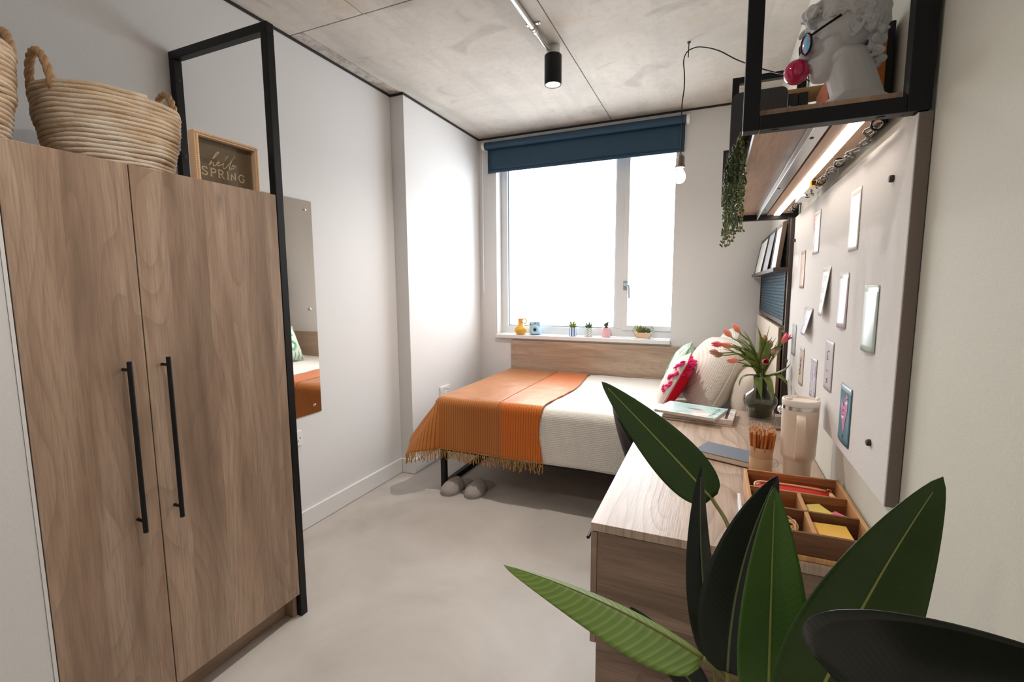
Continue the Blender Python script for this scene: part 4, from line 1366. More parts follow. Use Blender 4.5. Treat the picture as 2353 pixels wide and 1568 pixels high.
tag(MB().tube([(.09, 2.06, 2.038), (.335, 2.06, 2.038)], .0255, 24).build('kraft_tube', mottled('kraft_paper', srgb(188, 146, 100), srgb(160, 120, 80), 20, .7), None, smooth=40), 'brown kraft paper tube lying across the binders', 'paper tube')
ob = thing('reed_diffuser', 'small bottle with pale wooden reeds on the shelf', 'diffuser', (.185, 1.74, 1.714))
MB().lathe([(0, 1.714), (.022, 1.714), (.022, 1.765), (.010, 1.775), (.010, 1.79), (.0075, 1.79), (.0075, 1.776), (0, 1.776)], (.185, 1.74, 0), 20).build('bottle', M['smoke_glass'], ob, smooth=40)
for dx, dy in ((-.025, .0), (.02, .012), (.004, -.02), (.03, -.01)):
    MB().tube([(.185 - dx * .1, 1.74 - dy * .1, 1.777), (.185 + dx, 1.74 + dy, 1.90)], .0022, 6).build('reed', plain('pale_reed', srgb(216, 182, 140), .7), ob)
# felt organiser, edge-on frame
fp = []
for (cx, cz, a0) in ((.20 - .02, 2.02 - .02, 0), (.028 + .03, 2.02 - .03, PI / 2)):
    r_ = .02 if a0 == 0 else .03
    for i in range(7):
        a = a0 + i * PI / 12
        fp.append((cx + r_ * math.cos(a), cz + r_ * math.sin(a)))
fp += [(.028, 1.715), (.20, 1.715)]
tag(MB().prism(fp, 'Y', 1.885, 1.945).build('felt_organiser', M['felt_grey'], None, bevel=.003), 'charcoal felt organiser with rounded corner overhanging the shelf', 'organiser')
ef = thing('picture_frame', 'dark picture frame seen edge-on at the far end of the shelf', 'picture frame', (.10, 2.40, 1.714))
box(.012, .165, 2.400, 2.416, 1.7145, 1.962).build('frame', plain('dark_walnut', srgb(58, 48, 44), .4), ef, bevel=.002)
box(.024, .153, 2.3988, 2.3998, 1.727, 1.950).build('picture', plain('grey_print', srgb(92, 88, 88), .4), ef)
box(.0105, .0119, 2.401, 2.415, 1.716, 1.960).build('lit_frame_edge', M['white_gloss'], ef)  # white sliver paints the lit side of the dark frame
wc = tag(box(.032, .13, 2.25, 2.262, 1.7145, 1.86).build('white_box', M['white_plastic'], None, bevel=.002), 'slim white box standing behind the trailing plant', 'box')

# trailing plant
tp_ = thing('trailing_plant', 'trailing green plant hanging over the front of the shelf', 'plant', (.112, 1.60, 1.714))
MB().lathe([(0, 1.7142), (.036, 1.7142), (.043, 1.785), (.040, 1.785), (.036, 1.722), (0, 1.722)], (.112, 1.60, 0), 24).build('pot', plain('grey_pot', srgb(96, 96, 96), .6), tp_, smooth=40)
MB().lathe([(0, 1.778), (.039, 1.778), (0, 1.781)], (.112, 1.60, 0), 16).build('soil', plain('soil', srgb(56, 42, 34), .9), tp_)
rr = random.Random(5)
lm1 = mottled('string_leaf_dark', srgb(44, 62, 36), srgb(70, 90, 50), 40, .45)
lm2 = mottled('string_leaf_olive', srgb(120, 122, 66), srgb(92, 102, 54), 40, .5)
for k in range(26):
    y0 = 1.60 + rr.uniform(-.035, .035)
    xe = .046 + rr.uniform(-.026, .014)
    ye = 1.58 + rr.uniform(-.10, .14)
    ze = rr.uniform(1.475, 1.68) if k > 8 else rr.uniform(1.47, 1.54)
    pts = spline([(.112 + rr.uniform(-.02, .01), y0, 1.78), (.085, (y0 + ye) / 2, 1.80 + rr.uniform(-.01, .012)), (.052, ye, 1.765), (xe, ye, 1.70), (xe + rr.uniform(-.006, .006), ye + rr.uniform(-.012, .012), (1.70 + ze) / 2), (xe + rr.uniform(-.008, .008), ye + rr.uniform(-.015, .015), ze)], 10)
    b = MB().tube(pts, .0008, 4)
    for i, p in enumerate(pts):
        if i < 6:
            continue
        for s_ in range(2):
            a = rr.uniform(0, 2 * PI)
            d = Vector((math.cos(a), math.sin(a), rr.uniform(-.5, .3)))
            b.ball(p + d * .0055, (.0030, .0030, .0056), 5, 3, (rr.uniform(-1, 1), rr.uniform(-1, 1), a))
    b.build('strand', lm2 if ze < 1.52 and k % 2 else lm1, tp_, smooth=180, fixn=False)

# ------------------------------------------------------------------ far wall unit: post, mesh panel, ledge with frames
wu = thing('mesh_wall_unit', 'dark steel mesh panel with picture ledge above the bed head', 'wall unit', (.32, 3.2, 1.15))
bz = plain('bronze_steel', srgb(70, 58, 52), .4, .3)
box(.311, XR - .001, 2.532, 2.562, .0, 1.664).build('post', bz, wu, bevel=.0015)
for nm, a in (('mesh_frame_rail', (.304, .318, 2.564, 3.845, 1.164, 1.186)), ('mesh_frame_rail', (.304, .318, 2.564, 3.845, 1.660, 1.672)), ('mesh_frame_stile', (.304, .318, 2.564, 2.572, 1.187, 1.659)), ('mesh_frame_stile', (.304, .318, 3.835, 3.845, 1.187, 1.659))):
    box(*a).build(nm, bz, wu, bevel=.001)
ms = MB()
nR, nC = 27, 36
for i in range(nR):
    z = 1.192 + i * .0175
    pts = []
    for j in range(nC * 2 + 1):
        y = 2.572 + (3.835 - 2.572) * j / (nC * 2)
        pts.append((y, z + (.0072 if j % 2 else -.0072)))
    vs, fs = [], []
    for (y, zz) in pts:
        vs += [(.309, y, zz - .0026), (.309, y, zz + .0026), (.3125, y, zz + .003), (.3125, y, zz - .0022)]
    for j in range(len(pts) - 1):
        for q in range(4):
            fs.append((j * 4 + q, j * 4 + (q + 1) % 4, j * 4 + 4 + (q + 1) % 4, j * 4 + 4 + q))
    ms.add(vs, fs)
mo = ms.build('expanded_mesh', plain('blue_black_mesh', srgb(104, 132, 148), .35, .5), wu)
mo['kind'] = 'stuff'
box(.3135, XR - .001, 2.572, 3.835, 1.187, 1.659).build('backing', plain('mesh_backing', srgb(40, 48, 56), .6), wu)
lg = MB().box(.243, .3035, 2.465, 3.84, 1.418, 1.424)
lg.box(.243, .2455, 2.465, 3.84, 1.424, 1.437)
lg.box(.2456, .3035, 2.465, 2.468, 1.424, 1.437)
lg.build('picture_ledge', bz, wu, bevel=.0008)
def leaner(y0, y1, h, xb, th_, cf, cp, lab):
    """frame standing on the ledge and leaning back to the mesh"""
    xt = .3035 - th_
    t = thing('leaning_frame', lab, 'picture frame', (xb, y0, 1.4245), 'frames on the picture ledge')
    def sl(y, z, d):      # point at height z, depth d behind the front face
        k = z / h
        return (xb + (xt - xb) * k + d, y, 1.4245 + z)
    def slab(ya, yb, za, zb, d0, d1):
        v = [sl(ya, za, d0), sl(ya, za, d1), sl(yb, za, d1), sl(yb, za, d0), sl(ya, zb, d0), sl(ya, zb, d1), sl(yb, zb, d1), sl(yb, zb, d0)]
        return MB().add(v, [(0, 3, 2, 1), (4, 5, 6, 7), (0, 1, 5, 4), (1, 2, 6, 5), (2, 3, 7, 6), (3, 0, 4, 7)])
    f = .016
    slab(y0, y0 + f, 0, h, 0, th_).build('frame_side', cf, t)
    slab(y1 - f, y1, 0, h, 0, th_).build('frame_side', cf, t)
    slab(y0 + f, y1 - f, 0, f, 0, th_).build('frame_rail', cf, t)
    slab(y0 + f, y1 - f, h - f, h, 0, th_).build('frame_rail', cf, t)
    slab(y0 + f, y1 - f, f, h - f, .003, th_ - .002).build('picture', cp, t)
wht = plain('white_mount', srgb(226, 224, 220), .4)
leaner(2.58, 2.83, .23, .262, .018, plain('walnut_frame', srgb(104, 82, 66), .45), wht, 'brown wooden frame nearest the post on the ledge')
leaner(2.87, 3.20, .235, .252, .016, M['black_steel'], plain('grey_photo', srgb(170, 172, 176), .35), 'black frame with grey picture in the ledge middle')
leaner(3.25, 3.75, .235, .250, .014, M['black_steel'], wht, 'wide black frame with white mount at the ledge end')
# ------------------------------------------------------------------ things on the desk
Z = DZ + .0005
def flat(name, lab, cat, c, w, d, rz, z0, z1, mat, grp=None, bevel=.001):
    t = thing(name, lab, cat, (c[0], c[1], z0), grp, (0, 0, rz))
    return t
def m_cover(cols, sc=9, seed=0.):
    m = NT('magazine_print')
    o_ = m.mapping(m.obj(), loc=(seed, seed, 0))
    n_ = m.noise(o_, sc, 3, .5, 1.)
    st = [(.30 + .4 * i / (len(cols) - 1), c) for i, c in enumerate(cols)]
    m.set(Base_Color=m.ramp(n_, st), Roughness=.18, Specular_IOR_Level=.6)
    return m.m
pg = NT('magazine_pages')
_x = pg.sep(pg.obj())
pg.set(Base_Color=pg.mix(pg.math('MULTIPLY_ADD', pg.math('SINE', pg.math('MULTIPLY', _x[2], 2600.0)), .5, .5), srgb(196, 172, 152), srgb(236, 226, 216)), Roughness=.7)
def magazine(c, w, d, rz, z0, h, cm, lab, extra=None):
    t = flat('magazine', lab, 'magazine', c, w, d, rz, z0, z0 + h, None, 'magazines piled on the desk')
    box(-w / 2, w / 2, -d / 2, d / 2, 0, .0008).build('back_cover', cm, t, local=True)
    box(-w / 2 + .001, w / 2 - .001, -d / 2 + .001, d / 2 - .001, .0008, h - .0008).build('pages', pg.m, t, local=True)
    box(-w / 2, w / 2, -d / 2, d / 2, h - .0008, h).build('front_cover', cm, t, local=True)
    if extra:
        extra(t, h)
    return t
magazine((-.045, 2.322), .30, .215, math.radians(-6), Z, .008, m_cover([srgb(60, 50, 54), srgb(150, 120, 110), srgb(220, 200, 190)], 14, 1), 'dark-edged magazine at the bottom of the pile')
magazine((-.042, 2.326), .298, .212, math.radians(-7), Z + .0085, .009, m_cover([srgb(210, 160, 140), srgb(236, 220, 208)], 10, 4), 'peach magazine second from the bottom of the pile')
def spiral(t, h):
    w_ = MB()
    for i in range(19):
        w_.torus((.118, -.09 + i * .01, h - .001), (0, 1, 0), .005, .0011, 10, 5)
    w_.build('wire_binding', M['black_plastic'], t, local=True).__setitem__('kind', 'stuff')
    for i, c in enumerate((srgb(88, 80, 92), srgb(180, 170, 176), srgb(120, 90, 90))):
        box(.06 + i * .013, .068 + i * .013, -.085, .085, h, h + .0004).build('printed_stripe', plain('stripe_print', c, .4), t, local=True)
magazine((-.040, 2.328), .296, .210, math.radians(-6), Z + .018, .010, m_cover([srgb(236, 226, 216), srgb(200, 184, 180), srgb(240, 236, 232)], 20, 7), 'wire-bound magazine below the top one', spiral)
def masthead(t, h):
    sk = plain('skin_print', srgb(232, 196, 186), .3)
    ic = plain('grey_blue_print', srgb(120, 140, 160), .3)
    ik = plain('black_print', srgb(52, 50, 54), .4)
    MB().ball((.045, -.02, h), (.030, .026, .0005), 16, 6).build('printed_face', sk, t, local=True)
    MB().ball((.015, .012, h), (.034, .014, .0006), 16, 6).build('printed_hat', ic, t, local=True)
    for i in range(6):
        y = -.066 + i * .026
        for st in ([(.100 + .004 * (i % 2), y), (.118, y)], [(.100, y + .008), (.118 - .003 * (i % 3), y + .008)]):
            MB().ribbon([(a, b_, h) for a, b_ in st], .0034, (0, 0, 1), .0004).build('title_stroke', ik, t, local=True, fixn=False)
magazine((-.080, 2.300), .272, .205, math.radians(-16), Z + .0285, .012, m_cover([srgb(150, 206, 204), srgb(200, 226, 226), srgb(236, 238, 236)], 7, 2), 'glossy pale turquoise magazine on top of the pile', masthead)

nb_ = flat('notebook', 'grey hardcover notebook lying beside the pencil pot', 'notebook', (.068, 1.796), .2, .13, math.radians(-21), Z, 0, None)
gcv = plain('slate_grey_cover', srgb(104, 112, 124), .55, 0, .4, .1, 300)
box(-.098, .098, -.062, .062, 0, .0025).build('back_cover', M['black_plastic'], nb_, local=True, bevel=.0006)
box(-.096, .096, -.060, .058, .0025, .0195).build('pages', plain('cream_pages', srgb(226, 204, 178), .7), nb_, local=True)
box(-.098, .098, -.062, .062, .0195, .022).build('front_cover', gcv, nb_, local=True, bevel=.0006)
box(-.098, .098, .0585, .062, .0025, .0195).build('spine', gcv, nb_, local=True)
box(-.112, -.096, .030, .038, .010, .0107).build('ribbon_marker', plain('tan_ribbon', srgb(190, 170, 140), .7), nb_, local=True)

CUP = (.163, 1.705)
cp_ = thing('pencil_pot', 'beige leather pencil pot with stitched band on the desk', 'pencil pot', (CUP[0], CUP[1], Z))
bgl = mottled('beige_leather', srgb(212, 176, 140), srgb(196, 156, 120), 10, .5, .1, 200)
MB().lathe([(0, Z), (.0345, Z), (.0345, Z + .048), (.0340, Z + .049), (.0345, Z + .050), (.0345, Z + .084), (.0320, Z + .084), (.0320, Z + .006), (0, Z + .006)], (CUP[0], CUP[1], 0), 40).build('body', bgl, cp_, smooth=35)
MB().torus((CUP[0] + .038, CUP[1] - .012, Z + .036), (.3, 1, 0), .012, .0012, 20, 6).build('side_ring', M['steel'], cp_, smooth=180)
rr = random.Random(3)
pw_ = [mottled('cedar_pencil_a', srgb(198, 120, 62), srgb(176, 98, 48), 30, .45), mottled('cedar_pencil_b', srgb(206, 132, 74), srgb(184, 110, 58), 30, .45)]
leadm = [plain('lead_%d' % i, c, .5) for i, c in enumerate((srgb(60, 50, 50), srgb(70, 96, 150), srgb(150, 90, 160), srgb(60, 110, 90), srgb(170, 60, 60)))]
pspots = [(0, 0)] + [(.0115 * math.cos(a), .0115 * math.sin(a)) for a in [i * 2 * PI / 7 for i in range(7)]] + [(.0245 * math.cos(a), .0245 * math.sin(a)) for a in [.2 + i * 2 * PI / 15 for i in range(15)]] + [(.0185 * math.cos(a), .0185 * math.sin(a)) for a in [.5 + i * 2 * PI / 9 for i in range(9)]]
for i, (dx, dy) in enumerate(pspots):
    t = thing('pencil', 'natural cedar colouring pencil standing in the leather pot', 'pencil', (CUP[0] + dx, CUP[1] + dy, Z + .0065), 'pencils in the leather pot', (-dy * 9 + rr.uniform(-.03, .03), dx * 9 + rr.uniform(-.03, .03), rr.uniform(0, 1)))
    t.rotation_euler = (-dy * 4.5, dx * 4.5, rr.uniform(0, 1))
    L_ = .128 + rr.uniform(-.010, .008)
    MB().tube([(0, 0, 0), (0, 0, L_)], .0037, 6).build('shaft', pw_[i % 2], t, local=True)
    MB().tube([(0, 0, L_), (0, 0, L_ + .013)], [.0036, .0012], 8).build('sharpened_cone', plain('bare_cedar', srgb(226, 176, 128), .6) if i == 0 else bpy.data.materials['bare_cedar'], t, local=True)
    MB().tube([(0, 0, L_ + .013), (0, 0, L_ + .0175)], [.0012, .0003], 6).build('lead', leadm[i % 5], t, local=True)

# tumbler
TX, TY = .262, 1.675
tb = thing('tumbler', 'large cream insulated tumbler with handle, lid and straw', 'tumbler', (TX, TY, Z))
crm = plain('cream_powder_coat', srgb(234, 216, 196), .38, 0, .5, .04, 600)
MB().lathe([(0, Z), (.0365, Z), (.0375, Z + .003), (.0395, Z + .064), (.0425, Z + .070), (.0475, Z + .078), (.0485, Z + .086), (.0510, Z + .228), (.0505, Z + .2285), (.0505, Z + .2285), (0, Z + .2285)], (TX, TY, 0), 48).build('body', crm, tb, smooth=30)
MB().lathe([(.0508, Z + .2287), (.0512, Z + .229), (.0514, Z + .240), (.0508, Z + .2405), (0, Z + .2405)], (TX, TY, 0), 48).build('steel_band', M['chrome'], tb, smooth=40)
lid = MB().lathe([(0, Z + .2407), (.0518, Z + .2407), (.0522, Z + .243), (.0522, Z + .257), (.0505, Z + .260), (.0465, Z + .260), (.0455, Z + .2535), (0, Z + .2535)], (TX, TY, 0), 48).build('lid', plain('milky_lid', srgb(238, 226, 214), .3), tb, smooth=40)
MB().ball((TX - .034, TY - .02, Z + .262), (.010, .008, .005), 12, 6).build('lid_tab', plain('milky_tab', srgb(236, 220, 204), .3), tb, smooth=180)
MB().ball((TX + .046, TY + .005, Z + .262), (.006, .008, .006), 12, 6).build('lid_tab', bpy.data.materials['milky_tab'], tb, smooth=180)
MB().tube([(TX - .026, TY + .006, Z + .2), (TX - .034, TY + .02, Z + .318)], .0042, 14).build('straw', plain('clear_white_straw', srgb(232, 230, 228), .25), tb, smooth=40)
# strap-like D handle facing the room entrance
dirv = Vector((-.10, -1, 0)).normalized()
sd = Vector((-dirv.y, dirv.x, 0))
hp = [(.046, Z + .086), (.066, Z + .088), (.080, Z + .100), (.083, Z + .13), (.084, Z + .175), (.081, Z + .200), (.068, Z + .212), (.047, Z + .213)]
hp = spline([(a, 0, z_) for a, z_ in hp], 5)
hb = MB()
vs, fs = [], []
for i, p in enumerate(hp):
    t_ = (hp[min(i + 1, len(hp) - 1)] - hp[max(i - 1, 0)]).normalized()
    nn = Vector((t_.z, 0, -t_.x))
    for (w_, q_) in ((-.012, -.0045), (-.0085, -.0065), (.0085, -.0065), (.012, -.0045), (.012, .0045), (.0085, .0065), (-.0085, .0065), (-.012, .0045)):
        c = Vector((TX, TY, 0)) + dirv * (p.x + nn.x * q_) + sd * w_ + Vector((0, 0, p.z + nn.z * q_))
        vs.append(c)
for i in range(len(hp) - 1):
    for k in range(8):
        fs.append((i * 8 + k, i * 8 + (k + 1) % 8, i * 8 + 8 + (k + 1) % 8, i * 8 + 8 + k))
fs += [tuple(range(8)), tuple(len(vs) - 8 + k for k in range(8))[::-1]]
hb.add(vs, fs).build('handle', crm, tb, smooth=50)

# vase with tulips
VX, VY = .218, 2.435
vs_ = thing('glass_vase', 'smoked glass vase with bulbous body on the desk', 'vase', (VX, VY, Z))
prof = [(0, Z), (.046, Z), (.050, Z + .004), (.051, Z + .030), (.054, Z + .040), (.066, Z + .052), (.073, Z + .072), (.073, Z + .088), (.066, Z + .106), (.050, Z + .120), (.038, Z + .128), (.0335, Z + .140), (.033, Z + .170), (.036, Z + .195)]
inn = [(r - .003, z_) for r, z_ in prof[2:]][::-1]
MB().lathe(prof + [(.0345, Z + .197)] + inn + [(0, Z + .006)], (VX, VY, 0), 48).build('glass', M['smoke_glass'], vs_, smooth=50)
MB().lathe([(0, Z + .0065), (.046, Z + .0065), (.047, Z + .030), (.050, Z + .041), (.061, Z + .054), (.066, Z + .072), (0, Z + .072)], (VX, VY, 0), 32).build('water', NT('water').set(Base_Color=srgb(150, 156, 130), Roughness=.02, Transmission_Weight=1., IOR=1.33).m, vs_, smooth=50)
rr = random.Random(12)
def petals(t, end, d, L_, kind, openk):
    mat = M['petal_' + kind]
    q = d.to_track_quat('Z', 'Y')
    fl = bpy.data.objects.new('flower', None)
    for k in range(6):
        ang = k * PI / 3 + (.0 if k % 2 else .1)
        rin = 1.0 if k % 2 else .86
        def pf_(u, v):
            a = ang + (u - .5) * 1.5 * (1 - .75 * v ** 3)
            r_ = .0148 * rin * math.sin(min(1, v * 1.25 + .08) * PI * .62) ** .8 * (1 - (.62 - openk * .5) * max(0, v - .55) / .45)
            return (r_ * math.cos(a), r_ * math.sin(a), L_ * v * (1.0 if k % 2 else .96))
        ob_ = MB().grid(pf_, 5, 8).build('petal', mat, t, smooth=180, solid=.0006, local=True)
        ob_.location = end - Vector(t['_off'])
        ob_.rotation_euler = q.to_euler()
def leafblade(t, p0, p1, p2, w, mat, twist=0., name='leaf', side=None, fold_=.25, n=14, solid=.0008, rib=False, sharp=1.0, m=4, prof=None):
    pts = bez(p0, p1, p2, n)
    b = MB()
    vs, fs, ribs = [], [], []
    for i, p in enumerate(pts):
        k = i / n
        tn = (pts[min(i + 1, n)] - pts[max(i - 1, 0)]).normalized()
        s_ = side if side is not None else Vector((0, 0, 1)).cross(tn)
        s_ = Vector(s_)
        s_ = (s_ - tn * s_.dot(tn))
        s_ = s_.normalized() if s_.length > 1e-4 else tn.orthogonal().normalized()
        s_ = Matrix.Rotation(twist * k, 3, tn) @ s_
        nr = tn.cross(s_)
        if prof:
            ww = w * prof(k)
        else:
            ww = w * (math.sin(PI * min(1, k ** .8 * 1.0)) ** .75 * (1 - .15 * k) + .04 * (1 - k))
        for j in range(-m, m + 1):
            u = j / m
            vs.append(p + s_ * (u * ww / 2) + nr * (fold_ * abs(u) ** sharp * ww / 2))
            ribs.append(k * 1.0 - abs(u) ** 1.4 * .10 * (1 if u > 0 else 1))
    mm = 2 * m + 1
    for i in range(n):
        for j in range(mm - 1):
            fs.append((i * mm + j, i * mm + j + 1, (i + 1) * mm + j + 1, (i + 1) * mm + j))
    b.add(vs, fs)
    o_ = b.build(name, mat, t, smooth=180, solid=solid, fixn=False)
    if rib:
        at = o_.data.attributes.new('rib', 'FLOAT', 'POINT')
        at.data.foreach_set('value', ribs)
    return o_, pts
heads = [((.021, 2.40, 1.080), (-1, 0, .05), 'pink', 'far-reaching pink tulip leaning over the white pillow'),
         ((.063, 2.39, 1.077), (-1, -.1, .25), 'peach', 'peach-pink tulip just right of the far-reaching pink one'),
         ((.065, 2.46, 1.129), (-.7, .1, .7), 'peach', 'peach tulip second highest on the pillow side'),
         ((.105, 2.48, 1.151), (-.6, .1, .8), 'peach', 'highest apricot tulip of the bunch'),
         ((.008, 2.41, 1.041), (-1, 0, .1), 'pale', 'pale closed tulip reaching farthest over the pillow'),
         ((.027, 2.44, 1.025), (-1, .1, .0), 'pale', 'pale closed tulip just below the farthest one'),
         ((.09, 2.36, 1.012), (-1, -.2, -.05), 'peach', 'peach tulip with red tip, lowest on the pillow side'),
         ((.222, 2.345, 1.017), (.05, -1, .15), 'pink', 'bright pink open tulip facing the viewer above the vase neck'),
         ((.221, 2.45, 1.108), (0, .1, 1), 'pale', 'small upright dusky bud tallest above the vase'),
         ((.243, 2.44, 1.083), (.1, 0, 1), 'pale', 'small dusky bud in the middle of the bunch'),
         ((.257, 2.42, 1.052), (.4, 0, .8), 'pale', 'lowest dusky bud on the pinboard side'),
         ((.300, 2.40, 1.118), (.45, -.1, .9), 'pink', 'rose red tulip closest to the pinboard')]
for i, (hp_, dr, kind, lab) in enumerate(heads):
    hp_, dr = Vector(hp_), Vector(dr).normalized()
    a = i * 2.4
    root = Vector((VX + .018 * math.cos(a), VY + .018 * math.sin(a), Z + .085))
    neck = Vector((VX + .014 * math.cos(a + .4), VY + .014 * math.sin(a + .4), Z + .185))
    L_ = .052 if kind != 'pale' else .042
    base_ = hp_ - dr * (L_ * .5)
    t = thing('tulip', lab, 'tulip', tuple(root), 'tulips in the smoked vase')
    mid = neck.lerp(base_, .55) + Vector((0, 0, .045))
    st = spline([root, neck, mid - dr * .02, base_ - dr * .012, base_], 8)
    MB().tube(st, .0028, 7).build('stem', M['tulip_stem'], t, smooth=180)
    petals(t, base_, dr, L_, kind, .9 if i in (7, 11) else .25)
    for q in range(3):
        k0 = st[rr.randint(8, 14)]
        dv = (base_ - neck).normalized()
        out = (dv + Vector((rr.uniform(-.35, .35), rr.uniform(-.6, .2), rr.uniform(-.15, .35)))).normalized()
        ln = rr.uniform(.11, .18)
        leafblade(t, k0, k0 + out * ln * .5 + Vector((0, 0, .02)), k0 + out * ln + Vector((0, 0, rr.uniform(-.03, .02))), rr.uniform(.020, .032), M['tulip_leaf'], rr.uniform(-.8, .8), fold_=.3)
# drooping outer leaves, one stem-less spray belongs to the nearest tulips
T0 = [o_ for o_ in bpy.data.objects if o_.name.startswith('tulip') and o_.parent is None]
nk = Vector((VX, VY, Z + .195))
for (ti, p1, p2, w_) in ((6, (.13, 2.39, .965), (.122, 2.36, .895), .034), (7, (.185, 2.36, .96), (.215, 2.345, .845), .036), (7, (.235, 2.35, .97), (.262, 2.335, .845), .032), (11, (.31, 2.40, .955), (.322, 2.37, 1.01), .042), (10, (.28, 2.37, .98), (.312, 2.36, .915), .032), (11, (.27, 2.42, 1.02), (.285, 2.40, 1.15), .026), (8, (.20, 2.43, 1.02), (.20, 2.43, 1.15), .022), (9, (.245, 2.42, 1.02), (.275, 2.41, 1.11), .020)):
    leafblade(T0[ti], nk - Vector((0, 0, .01)), p1, p2, w_, M['tulip_leaf'], .5, fold_=.35)

# perfume bottle
pr_ = thing('perfume_bottle', 'square clear perfume bottle with ornate chrome cap by the vase', 'perfume bottle', (.285, 2.245, Z))
box(.258, .312, 2.225, 2.265, Z, Z + .058).build('bottle', M['clear_glass'], pr_, bevel=.004)
box(.2575, .3125, 2.2245, 2.2655, Z + .0585, Z + .070).build('collar', M['chrome'], pr_, bevel=.003)
cb_ = MB().ball((.285, 2.245, Z + .090), (.020, .018, .019), 20, 12)
for i in range(6):
    a = i * PI / 3
    cb_.torus((.285 + .012 * math.cos(a), 2.245 + .012 * math.sin(a), Z + .094), (math.cos(a), math.sin(a), .4), .010, .004, 14, 6)
cb_.build('cap', M['chrome'], pr_, smooth=180)

# organiser tray
ty = thing('desk_organiser', 'mango wood desk organiser with five compartments', 'organiser', (.222, 1.348, Z))
mw = wood('mango_wood', srgb(206, 150, 96), srgb(160, 100, 56), srgb(92, 52, 30), 'X', 'Z', .09, rough=.5, seed=6.6, bump=.2)
mw2 = wood('mango_wood_edge', srgb(226, 184, 136), srgb(206, 156, 104), srgb(160, 108, 66), 'Y', 'X', .05, rough=.5, seed=8.2)
ox0, ox1, oy0, oy1, oz1 = .102, .344, 1.163, 1.532, .8035
wt_ = .009
mw3 = wood('mango_wood_dark', srgb(150, 104, 70), srgb(112, 74, 48), srgb(66, 42, 28), 'X', 'Z', .09, rough=.5, seed=2.6, bump=.2)
box(ox0, ox1, oy0, oy1, Z, Z + .006).build('floor', mw, ty)
box(ox0 - .003, ox1 + .002, oy0 - .005, oy0, Z, Z + .012).build('plinth_strip', mw2, ty, bevel=.002)
for nm, a in (('wall', (ox0, ox1, oy0, oy0 + wt_, Z + .006, oz1)), ('wall', (ox0, ox1, oy1 - wt_, oy1, Z + .006, oz1))):
    box(*a).build(nm, mw3 if a[2] == oy0 else mw, ty, bevel=.001)
for x in (ox0, ox1 - wt_):
    box(x, x + wt_, oy0 + wt_, oy1 - wt_, Z + .006, oz1).build('wall', mw2, ty, bevel=.001)
for y in (1.402, 1.289):
    box(ox0 + wt_, ox1 - wt_, y - .004, y + .004, Z + .006, oz1 - .001).build('divider', mw3 if y < 1.3 else mw, ty, bevel=.0008)
for (ya, yb) in ((1.406 - .113 + .0, 1.398), (oy0 + wt_, 1.285)):
    box(.2225, .2315, ya, yb, Z + .006, oz1 - .0015).build('divider', mw2, ty, bevel=.0008)
po_ = thing('pencil_pouch', 'red pencil pouch with zip and peach tassel in the organiser', 'pouch', (.22, 1.46, Z + .0062))
redm = plain('red_leather', srgb(206, 34, 22), .45, 0, .5, .1, 200)
def pch(u, v):
    a = 2 * PI * v
    x = .122 + u * .192
    e = (1 - abs(2 * u - 1) ** 8) ** .5 + .02
    return (x, 1.466 + .040 * math.cos(a) * e, Z + .029 + .0225 * e * math.sin(a) + .002)
MB().grid(pch, 24, 20, close_v=True).build('body', redm, po_, smooth=180)
zp = [(.130, 1.43, Z + .040), (.126, 1.445, Z + .050), (.134, 1.458, Z + .0545), (.16, 1.462, Z + .0555), (.24, 1.462, Z + .0555), (.300, 1.458, Z + .0545)]
MB().tube(spline(zp, 6), .0028, 8).build('zip', plain('gold_zip', srgb(226, 190, 140), .35, .4), po_, smooth=180)
MB().torus((.306, 1.452, Z + .0575), (0, 1, .3), .005, .0014, 14, 6).build('zip_ring', plain('copper', srgb(220, 150, 100), .25, 1.), po_, smooth=180)
MB().tube([(.308, 1.447, Z + .054), (.316, 1.438, Z + .040), (.326, 1.424, Z + .020)], [.004, .009, .014], 10).build('tassel', plain('peach_suede', srgb(238, 190, 156), .9), po_, smooth=180)
def notes(name, c, s, rz, th_, col, lab):
    t = thing(name, lab, 'sticky notes', (c[0], c[1], Z + .0062), 'sticky note pads in the organiser', (0, 0, rz))
    box(-s / 2, s / 2, -s / 2, s / 2, 0, th_).build('pad', plain('paper_' + name, col, .7), t, local=True, bevel=.0004)
    MB().grid(lambda u, v: ((u - .5) * s, (v - .5) * s, th_ + .0002 + .003 * v * v), 4, 6).build('top_sheet', bpy.data.materials['paper_' + name], t, smooth=180, local=True)
notes('yellow_sticky_note', (.262, 1.352), .050, .5, .036, srgb(226, 200, 104), 'pale yellow sticky notes behind the pink ones')
notes('pink_sticky_note', (.308, 1.340), .040, .9, .030, srgb(238, 120, 150), 'pink sticky notes in the organiser')
notes('amber_sticky_note', (.274, 1.236), .070, .06, .036, srgb(240, 190, 84), 'amber sticky note block in the front compartment')
rr = random.Random(6)
cbd = thing('rubber_band', 'tangle of tan rubber bands in the organiser', 'rubber bands', (.165, 1.23, Z + .006))
